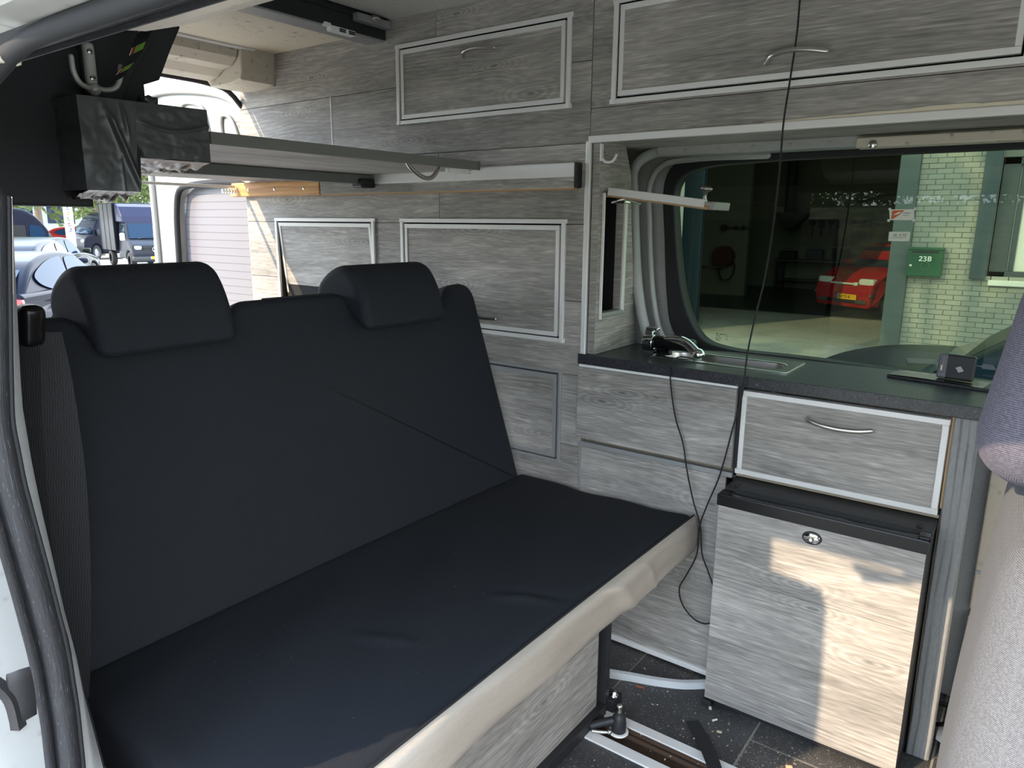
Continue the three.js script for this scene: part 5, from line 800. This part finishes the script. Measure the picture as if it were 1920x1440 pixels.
{ // box truck facing us
  const t = thing('box_truck', 'dark grey box truck facing the van with roof fairing and orange number plate', 'truck', [-28.9, GY, -15.0]); t.rotation.y = -0.22; t.scale.setScalar(0.86);
  const paint = phys({ color: C(0.014, 0.016, 0.022), roughness: 0.3, specularIntensity: 0.25 }), dark = phys({ color: C(0.006, 0.007, 0.009), roughness: 0.25, specularIntensity: 0.25 });
  const s = new THREE.Shape(); s.moveTo(-2.0, 0.45); s.lineTo(-1.35, 0.45); s.lineTo(-0.72, 0.42); s.absarc(-0.30, 0.38, 0.42, Math.PI, 0, true); s.lineTo(0.32, 0.30); s.quadraticCurveTo(0.44, 0.55, 0.36, 0.78); s.lineTo(0.30, 1.04); s.quadraticCurveTo(0.05, 1.22, -0.32, 1.32); s.lineTo(-0.92, 2.05); s.lineTo(-2.0, 2.2); s.lineTo(-2.0, 0.45);
  const g = exZ(s, -0.98, 0.98, 0.08, 4, 14), q = g.attributes.position; for (let i = 0; i < q.count; i++) q.setZ(i, q.getZ(i) * (1 - 0.14 * sstep(1.2, 2.2, q.getY(i)) - 0.06 * sstep(0, 0.4, q.getX(i)))); g.computeVertexNormals();
  mesh('cab', g, paint, t);
  mesh('windscreen', sheet((u, v) => [lerp(-0.30, -0.88, v) + 0.015, lerp(1.36, 2.02, v), (0.5 - u) * lerp(1.72, 1.52, v) + 0.12 * 0], 6, 8), dullGlass, t);
  mesh('roof_fairing', (() => { const f = exZ(poly([[-0.98, 2.06], [-1.10, 2.35], [-1.42, 2.78], [-1.75, 2.92], [-2.0, 2.92], [-2.0, 2.05]]), -1.0, 1.0, 0.09, 5, 10), w = f.attributes.position; for (let i = 0; i < w.count; i++) w.setZ(i, w.getZ(i) * (1 - 0.07 * sstep(-1.6, -1.0, w.getX(i)))); f.computeVertexNormals(); return f; })(), phys({ color: C(0.010, 0.013, 0.035), roughness: 0.25, specularIntensity: 0.3 }), t);
  mesh('cargo_box', box(-4.7, -2.02, 0.75, 2.95, -1.08, 1.08, 0.03, 2), dark, t);
  mesh('box_frame', [-2.05, -2.95, -3.8, -4.65].map((x) => box(x - 0.03, x + 0.03, 0.74, 2.96, -1.095, 1.095, 0.01)), paint, t);
  mesh('grille', [0, 1, 2, 3, 4].map((i) => box(0.27, 0.375, 0.70 + i * 0.062, 0.74 + i * 0.062, -0.5, 0.5, 0.012)), M.black, t);
  mesh('grille_frame', box(0.2, 0.345, 0.68, 1.02, -0.52, 0.52, 0.02), dark, t);
  mesh('star_emblem', [new THREE.TorusGeometry(0.105, 0.014, 8, 28).rotateY(Math.PI / 2).translate(0.395, 0.86, 0), ...[0, 1, 2].map((i) => { const a = Math.PI / 2 + i * 2.0944; return new THREE.ConeGeometry(0.02, 0.105, 4).translate(0, 0.052, 0).rotateX(0).rotateX(-(a - Math.PI / 2)).translate(0.395, 0.86, 0); })], M.chrome, t);
  for (const z of [-1, 1]) {
    mesh('head_lamp', soft(0.2, 0.22, 0.34, 0.06, 5, 5, 5).translate(0.24, 0.92, z * 0.70), phys({ color: C(0.72, 0.75, 0.76), roughness: 0.12, clearcoat: 1 }), t);
    mesh('wing_mirror', soft(0.12, 0.34, 0.2, 0.05, 4, 6, 4).translate(-0.55, 1.42, z * 1.10), M.alu, t);
    mesh('side_window', sheet((u, v) => { const y = lerp(1.36, 1.95, v); return [lerp(-1.45, lerp(-0.55, -0.98, v), u), y, z * (0.985 * (1 - 0.14 * sstep(1.2, 2.2, y)))]; }, 4, 4), parkGlass, t);
    mesh('step', box(-1.3, -0.8, 0.36, 0.42, z * 0.9 - 0.1, z * 0.9 + 0.1, 0.01), M.alu, t);
    for (const x of [-0.30, -3.8]) mesh('tyre', lathe([[0.2, -0.12], [0.34, -0.12], [0.37, -0.08], [0.37, 0.08], [0.34, 0.12], [0.2, 0.12]], x, 0.37, z * 0.84, 26, 'z'), M.rubberPlain, t);
  }
  mesh('bumper', soft(0.2, 0.26, 1.9, 0.07, 4, 4, 16).translate(0.30, 0.46, 0), std({ color: C(0.022, 0.023, 0.025), roughness: 0.45 }), t);
  plate(t, 'VV-18-LK', 0.412, 0.50, 0);
  mesh('wiper', tube([[-0.27, 1.34, 0.5], [-0.33, 1.42, 0.1], [-0.34, 1.43, -0.3]], 0.012, 10, 6), M.black, t);
}
{ // white advertising flag
  const t = canvasTex(128, 512, (g, W, H) => { g.fillStyle = '#f2efe8'; g.fillRect(0, 0, W, H); const cs = ['#3a6ea8', '#d8a13a', '#6a9a48', '#b8484a', '#5a62a8']; for (let i = 0; i < 5; i++) { g.fillStyle = cs[i]; g.beginPath(); g.arc(60 + 16 * Math.sin(i * 2), 150 + i * 50, 10, 0, 7); g.fill(); g.fillRect(40, 166 + i * 50, 44, 7); } });
  const f = thing('banner_flag', 'tall white banner flag with coloured dots beyond the parked cars', 'flag', [-36, GY, -15.0]); f.scale.set(0.6, 1, 0.6);
  mesh('cloth', exZ(rrect(-0.3, 0.3, 0.6, 3.2, 0.1), 0, 0.02).rotateY(1.1), std({ color: C(0.3, 0.29, 0.28), roughness: 0.8 }), f);
  mesh('print', new THREE.PlaneGeometry(0.56, 2.5).translate(0, 1.9, 0.024).rotateY(1.1), std({ map: t, color: C(0.4, 0.4, 0.4), roughness: 0.8 }), f);
  mesh('pole', cyl(0.025, 0.025, 3.3, -0.14, 1.65, 0.27, 10), M.alu, f);
}
// trees: trunk, boughs, leaves
const leafG = (() => { const s = new THREE.Shape(); s.moveTo(0, -0.5); s.quadraticCurveTo(0.42, -0.1, 0, 0.55); s.quadraticCurveTo(-0.42, -0.1, 0, -0.5); const g = new THREE.ShapeGeometry(s, 3), p = g.attributes.position; for (let i = 0; i < p.count; i++) p.setZ(i, 0.35 * Math.abs(p.getX(i))); g.computeVertexNormals(); return g; })();
const leafM = [C(0.10, 0.14, 0.018), C(0.055, 0.095, 0.018), C(0.12, 0.155, 0.03)].map((c) => phys({ color: c, roughness: 0.8, transmission: 0.35, thickness: 0, side: THREE.DoubleSide }));
function tree(name, label, p, h, crown, n, size, kind, seed, boughs = 9, k = 0.55) {
  const t = thing(name, label, 'tree', p), r = rng(seed), g = [];
  g.push(new THREE.CylinderGeometry(0.10 * h / 9, 0.2 * h / 9, h * 0.62, 10, 6).translate(0, h * 0.31, 0));
  const ends = [];
  for (let i = 0; i < boughs; i++) { const a = r() * 6.283, e = [Math.cos(a) * crown[0] * (0.4 + 0.4 * r()), crown[2] + crown[1] * (r() - 0.4), Math.sin(a) * crown[0] * (0.4 + 0.4 * r())]; ends.push(e); g.push(tube([[0, h * (0.35 + 0.25 * r()), 0], [e[0] * 0.5, lerp(h * 0.5, e[1], 0.6), e[2] * 0.5], e], 0.05 * h / 9, 8, 6, false)); }
  mesh('trunk', g, std({ color: C(0.16, 0.12, 0.085), roughness: 0.95, bumpMap: noiseB, bumpScale: 0.01 }), t);
  const im = new THREE.InstancedMesh(leafG, leafM[kind], n), m = new THREE.Matrix4(), q = new THREE.Quaternion(), e = new THREE.Euler(), col = new THREE.Color();
  for (let i = 0; i < n; i++) {
    const b = ends[Math.floor(r() * ends.length)], u = r() * 2 - 1, a = r() * 6.283, d = Math.cbrt(r()), s = Math.sqrt(1 - u * u);
    const c = r() < 0.75 || boughs > 9 ? b : [0, crown[2], 0];
    m.compose(V(c[0] + crown[0] * k * d * s * Math.cos(a), c[1] + crown[1] * k * d * u, c[2] + crown[0] * k * d * s * Math.sin(a)), q.setFromEuler(e.set(r() * 6, r() * 6, r() * 6)), V(1, 1, 1).multiplyScalar(size * (0.6 + 0.8 * r())));
    im.setMatrixAt(i, m); im.setColorAt(i, col.setScalar(0.6 + 0.7 * r()));
  }
  im.name = 'foliage'; im.userData.kind = 'stuff'; im.castShadow = im.receiveShadow = true; t.add(im);
  return t;
}
const TG = 'sunlit green trees along the far side of the yard';
[[-37, -11.5, 8.5, 1, 0], [-40, -15.3, 9, 0, 1], [-41, -18.5, 8, 2, 2], [-45, -22, 9, 0, 3], [-44, -13.2, 10, 2, 4], [-50, -28, 10, 1, 5]].forEach(([x, z, h, k, i]) => tree('tree', ['leafy green tree at the far left edge of the yard', 'yellow-green tree with a bare brown trunk behind the left van', 'light green tree above the box truck', 'broad tree right behind the box truck', 'tall pale green tree farthest left behind the vans', 'green tree partly hidden by the open rear door'][i], [x, GY, z], h, [2.7, 3.2, h * 0.52], 2600, 0.34, k, 100 + i));
{ // low white building behind the trees
  const b = thing('white_building', 'long low white building glimpsed behind the trees and the truck', 'building', [-62, GY, -30]); b.rotation.y = 0.4;
  mesh('wall', box(-4, 4, 0, 5.2, -16, 16, 0.05), std({ color: C(0.3, 0.3, 0.3), roughness: 0.8 }), b);
  mesh('roof_edge', box(-4.3, 4.3, 5.2, 5.6, -16.4, 16.4, 0.05), M.paintGrey, b);
  for (let i = 0; i < 9; i++) mesh('window', box(3.98, 4.04, 1.6, 3.4, -14 + i * 3.3, -11.8 + i * 3.3, 0.02), parkGlass, b);
}
tree('tree', 'tall tree beside the van that throws dappled shade on the garage', [-7.2, GY, 3.2], 11.4, [3.6, 3.0, 11.1], 8000, 0.16, 1, 501, 15, 0.15);
tree('tree', 'second tall tree that throws dappled shade on the yard', [-8.4, GY, 6.4], 10.4, [3.4, 2.6, 9.9], 7000, 0.16, 1, 502, 15, 0.16);
{ // grass bank and bushes on the open side, mirrored in the glass and in the parked cars
  const gt = tex(512, 512, (u, v) => { const t = 0.55 + 0.7 * (fb(u, v, 9, 9, 4, 5) - 0.5) + 0.5 * (vn(u * 220, v * 220, 220, 220, 3) - 0.5); return [128 * t, 130 * t, 70 * t]; });
  smesh('grass_bank', uvm(sheet((u, v) => [lerp(-60, 30, u), lerp(GY + 0.01, 1.7, sstep(0, 0.7, v)) + 0.25 * (fb(u, v, 60, 14, 2, 9) - 0.5) * sstep(0, 0.15, v), lerp(6, 26, v)], 120, 30), 'x', [3, 3]), std({ map: gt, roughness: 1, side: THREE.DoubleSide }));
  const h = thing('hedge', 'long green hedge along the top of the grass bank, mirrored in glass and paint', 'hedge', [-14, 1.2, 20]);
  const r = rng(77), n = 50000, im = new THREE.InstancedMesh(leafG, leafM[2], n), m = new THREE.Matrix4(), q = new THREE.Quaternion(), e = new THREE.Euler(), col = new THREE.Color();
  for (let i = 0; i < n; i++) { const x = (r() - 0.5) * 76; m.compose(V(x, r() * (2.2 + 0.5 * Math.sin(x * 0.7) + 0.3 * Math.sin(x * 2.3)), (r() - 0.5) * 2.4), q.setFromEuler(e.set(r() * 6, r() * 6, r() * 6)), V(1, 1, 1).multiplyScalar(0.14 + 0.18 * r())); im.setMatrixAt(i, m); im.setColorAt(i, col.setScalar(0.6 + 0.6 * r())); }
  im.name = 'foliage'; im.userData.kind = 'stuff'; h.add(im);
  mesh('stem', Array.from({ length: 36 }, (_, i) => cyl(0.05, 0.03, 2.0, -37 + i * 2.1, 1.0, 0.3 * Math.sin(i * 5), 7)), std({ color: C(0.1, 0.08, 0.06), roughness: 0.95 }), h).userData.kind = 'stuff';
}
// ---------- garage across the yard ----------
const ZF = -12;
{
  const g = thing('garage_building', 'white-painted brick garage with grey steel posts and an open door', 'building');
  const brickM = [0, 1, 2].map((i) => std({ color: C(0.35 + 0.02 * i, 0.35 + 0.02 * i, 0.315 + 0.02 * i), roughness: 0.75, bumpMap: noiseB, bumpScale: 0.002 }));
  const steelM = std({ color: C(0.10, 0.125, 0.13), roughness: 0.5 });
  const rr = rng(14), rest = [], bl = 0.205, bh = 0.0725, geos = [0, 1, 2].map((i) => box(-0.0985 + 0.001 * i, 0.0985 - 0.001 * i, 0, 0.0645, -0.05, 0.0, 0.004));
  let made = 0;
  for (let j = 0; j < 56; j++) for (let i = 0; i < 22; i++) {
    const y = GY + j * bh, x = -1.70 + (j % 2) * bl / 2 + i * bl + bl / 2;
    if (x > -0.84 && x < 1.0 && y > 0.36 && y < 2.05) continue;
    if (i === 0 && j % 2) rest.push(box(-0.047, 0.047, 0, 0.0645, -0.05, 0, 0.004).translate(-1.70 + bl / 4, y, ZF));
    const dz = (rr() - 0.5) * 0.008, k = Math.floor(rr() * 3);
    if (x < -0.36 && y < 2.1 && made < 290) { const m = mesh('brick', geos[k], brickM[k], g); m.position.set(x, y, ZF + dz); made++; } else rest.push(geos[k].clone().translate(x, y, ZF + dz));
  }
  const rm = mesh('far_bricks', rest, brickM[1], g); rm.userData.kind = 'stuff';
  mesh('mortar', [box(-1.72, -0.73, GY, 5.2, ZF - 0.3, ZF - 0.007, 0.002), box(0.9, 3.0, GY, 5.2, ZF - 0.3, ZF - 0.007, 0.002), box(-0.73, 0.9, GY, 0.36, ZF - 0.3, ZF - 0.007, 0.002), box(-0.73, 0.9, 2.0, 5.2, ZF - 0.3, ZF - 0.007, 0.002)], std({ color: C(0.21, 0.21, 0.19), roughness: 0.9 }), g);
  mesh('steel_post', box(-1.96, -1.70, GY, 5.2, ZF - 0.15, ZF + 0.05, 0.01), steelM, g);
  mesh('door_leaf', box(-5.78, -5.28, GY, 4.4, ZF - 1.1, ZF - 0.95, 0.01), std({ color: C(0.02, 0.04, 0.055), roughness: 0.5 }), g);
  mesh('lintel', box(-5.36, -1.7, 4.4, 5.2, ZF - 0.2, ZF + 0.04, 0.01), steelM, g);
  mesh('left_wall', box(-9.5, -5.36, GY, 5.2, ZF - 0.3, ZF, 0.01), M.white, g);
  // inside
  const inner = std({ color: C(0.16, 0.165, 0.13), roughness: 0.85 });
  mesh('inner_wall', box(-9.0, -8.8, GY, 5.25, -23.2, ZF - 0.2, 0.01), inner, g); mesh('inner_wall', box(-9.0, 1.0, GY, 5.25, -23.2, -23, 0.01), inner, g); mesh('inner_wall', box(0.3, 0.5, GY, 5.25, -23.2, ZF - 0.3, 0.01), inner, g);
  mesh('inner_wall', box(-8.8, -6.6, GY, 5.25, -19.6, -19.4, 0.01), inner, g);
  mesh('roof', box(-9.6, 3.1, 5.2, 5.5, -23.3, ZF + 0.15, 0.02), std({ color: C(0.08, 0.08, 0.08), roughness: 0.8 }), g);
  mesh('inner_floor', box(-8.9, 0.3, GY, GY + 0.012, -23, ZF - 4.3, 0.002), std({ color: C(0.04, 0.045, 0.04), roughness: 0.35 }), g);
  const wn = part('window', g);
  mesh('shutter_panel', box(-0.93, -0.74, 0.38, 2.1, ZF - 0.02, ZF + 0.06, 0.01), std({ color: C(0.07, 0.095, 0.11), roughness: 0.5 }), wn);
  for (const b of [[-0.72, -0.52, 0.40, 2.0], [0.8, 0.9, 0.40, 2.0], [-0.72, 0.9, 0.40, 0.50], [-0.72, 0.9, 1.9, 2.0]]) mesh('frame_bar', box(b[0], b[1], b[2], b[3], ZF - 0.12, ZF - 0.02, 0.01), std({ color: C(0.06, 0.075, 0.085), roughness: 0.4 }), wn);
  for (const b of [[-0.50, -0.44, 0.5, 1.9], [0.05, 0.1, 0.5, 1.9]]) mesh('frame_bar', box(b[0], b[1], b[2], b[3], ZF - 0.14, ZF - 0.05, 0.006), std({ color: C(0.06, 0.075, 0.085), roughness: 0.4 }), wn);
  mesh('pane', box(-0.62, 0.8, 0.5, 1.9, ZF - 0.11, ZF - 0.10, 0.002), parkGlass, wn);
  mesh('curtain', box(-0.52, 0.02, 0.5, 1.9, ZF - 0.09, ZF - 0.085, 0.002), M.white, wn);
  mesh('sill', box(-0.70, 0.95, 0.30, 0.375, ZF - 0.08, ZF + 0.06, 0.01), M.white, wn);
}
{
  const b = thing('mailbox', 'dark green wall mailbox numbered 23B on the white brick', 'mailbox', [-1.485, 0.39, ZF + 0.005]);
  const gm = std({ color: C(0.02, 0.10, 0.055), roughness: 0.35 });
  mesh('case', box(-0.22, 0.22, 0, 0.40, 0, 0.14, 0.012, 2), gm, b);
  mesh('lid', box(-0.225, 0.225, 0.37, 0.41, 0, 0.155, 0.01, 2), gm, b);
  mesh('slot', box(-0.17, 0.17, 0.33, 0.355, 0.138, 0.143, 0.002), M.black, b);
  mesh('lock', lathe([[0, 0.01], [0.016, 0.008], [0.018, 0]], -0.17, 0.15, 0.14, 14, 'z'), M.alu, b);
  mesh('badge', lathe([[0.05, 0.002], [0.055, 0.006], [0.06, 0.0]], 0.01, 0.15, 0.14, 24, 'z'), std({ color: C(0.08, 0.16, 0.10), roughness: 0.4 }), b);
  const t = canvasTex(256, 128, (g, W, H) => { g.clearRect(0, 0, W, H); g.fillStyle = '#f2f4ea'; g.font = 'bold 118px sans-serif'; g.fillText('23B', 14, 106); });
  mesh('number', new THREE.PlaneGeometry(0.21, 0.105).translate(0.015, 0.25, 0.143), std({ map: t, transparent: true, roughness: 0.6 }), b);
}
{ // things hung and standing in the dark garage
  const dk = std({ color: C(0.02, 0.02, 0.02), roughness: 0.7 }), gy = std({ color: C(0.05, 0.05, 0.05), roughness: 0.6 });
  const h = thing('hose_reel', 'round hose reel hung on the garage wall with its hose looped below', 'hose reel', [-7.15, 0.25, -19.36]);
  mesh('drum', [cyl(0.28, 0.28, 0.03, 0, 0, 0.05, 26, 'z'), cyl(0.28, 0.28, 0.03, 0, 0, 0.28, 26, 'z')], std({ color: C(0.06, 0.015, 0.015), roughness: 0.6 }), h); mesh('hose', [...[0.10, 0.16, 0.22].map((z) => new THREE.TorusGeometry(0.2, 0.04, 8, 26).translate(0, 0, z)), tube([[0.2, 0, 0.2], [0.33, -0.25, 0.2], [0.22, -0.58, 0.2], [0.0, -0.6, 0.2], [-0.1, -0.3, 0.2]], 0.02, 40, 6)], dk, h);
  const tr = thing('pipe_rack', 'short wall rack with clamps above the hose reel', 'rack', [-6.95, 1.0, -19.38]);
  mesh('rail', box(-0.3, 0.5, -0.03, 0.03, 0, 0.05, 0.01), gy, tr); mesh('clamp', [cyl(0.09, 0.09, 0.1, -0.28, 0, 0.08, 14, 'z'), box(0.0, 0.06, -0.05, 0.06, 0.02, 0.1, 0.01), box(0.2, 0.26, -0.05, 0.06, 0.02, 0.1, 0.01)], dk, tr);
  const cm = thing('air_compressor', 'dark upright compressor with pipes at the left of the garage', 'compressor', [-8.2, GY, -18.7]);
  mesh('tank', lathe([[0, 0.05], [0.2, 0.08], [0.26, 0.2], [0.26, 0.85], [0.2, 0.98], [0, 1.0]], 0, 0, 0, 20), dk, cm); mesh('motor', [box(-0.3, 0.3, 1.0, 1.2, -0.15, 0.15, 0.05), cyl(0.1, 0.1, 0.35, -0.18, 1.22, 0, 14, 'x')], gy, cm); mesh('pipe', tube([[0.3, 0.8, 0], [0.8, 0.78, 0], [1.1, 0.78, -0.2]], 0.03, 12, 8), gy, cm);
  const wb = thing('workbench', 'cluttered dark workbench along the garage back wall', 'workbench', [-5.6, GY, -22.5]);
  mesh('bench_top', box(-1.1, 1.1, 0.84, 0.9, -0.35, 0.35, 0.01), gy, wb); for (const [x, z] of [[-1, -0.3], [1, -0.3], [-1, 0.3], [1, 0.3]]) mesh('leg', box(x - 0.04, x + 0.04, 0, 0.84, z - 0.04, z + 0.04, 0.006), dk, wb);
  mesh('shelf', box(-1.0, 1.0, 0.28, 0.32, -0.3, 0.3, 0.01), gy, wb);
  const wt = ['dark tool box on the garage workbench, left of the others', 'middle dark tool box standing on the garage workbench', 'dark tool box at the right end of the garage workbench'];
  [-0.8, -0.05, 0.65].forEach((x, i) => { const b = thing('tool_box', wt[i], 'tool box', [-5.6 + x, GY + 0.902, -22.5]); mesh('case', box(-0.22, 0.22, 0, 0.24 + 0.05 * i, -0.14, 0.14, 0.02, 2), i === 1 ? std({ color: C(0.03, 0.035, 0.07), roughness: 0.5 }) : dk, b); mesh('grip', tube([[-0.1, 0.24 + 0.05 * i, 0], [-0.08, 0.3 + 0.05 * i, 0], [0.08, 0.3 + 0.05 * i, 0], [0.1, 0.24 + 0.05 * i, 0]], 0.012, 12, 6), gy, b); });
  const tb = thing('tool_board', 'wall board with dark hanging tools behind the red car', 'tool board', [-5.2, 1.0, -22.98]);
  mesh('board', box(-0.9, 0.9, -0.5, 0.5, 0, 0.03, 0.01), std({ color: C(0.12, 0.12, 0.10), roughness: 0.8 }), tb); [-0.7, -0.45, -0.2, 0.1, 0.4, 0.65].forEach((x, i) => mesh('hanging_tool', [box(x - 0.02, x + 0.02, -0.28 + 0.05 * (i % 3), 0.2, 0.03, 0.06, 0.01), box(x - 0.09, x + 0.09, 0.1 - 0.1 * (i % 2), 0.24, 0.03, 0.07, 0.02)], dk, tb));
  const ht = thing('ceiling_heater', 'dark warm-air heater with a flared hood hung in the garage', 'heater', [-6.1, 1.35, -21.5]);
  mesh('hood', exZ(poly([[-0.5, 0.1], [0.5, 0.05], [0.45, 0.0], [0.12, -0.35], [-0.12, -0.35], [-0.45, 0.05]]), -0.2, 0.2, 0.02), dk, ht); mesh('duct', cyl(0.14, 0.14, 1.7, -0.1, 0.95, 0, 18), dk, ht);
}
renderer.render(scene, camera);
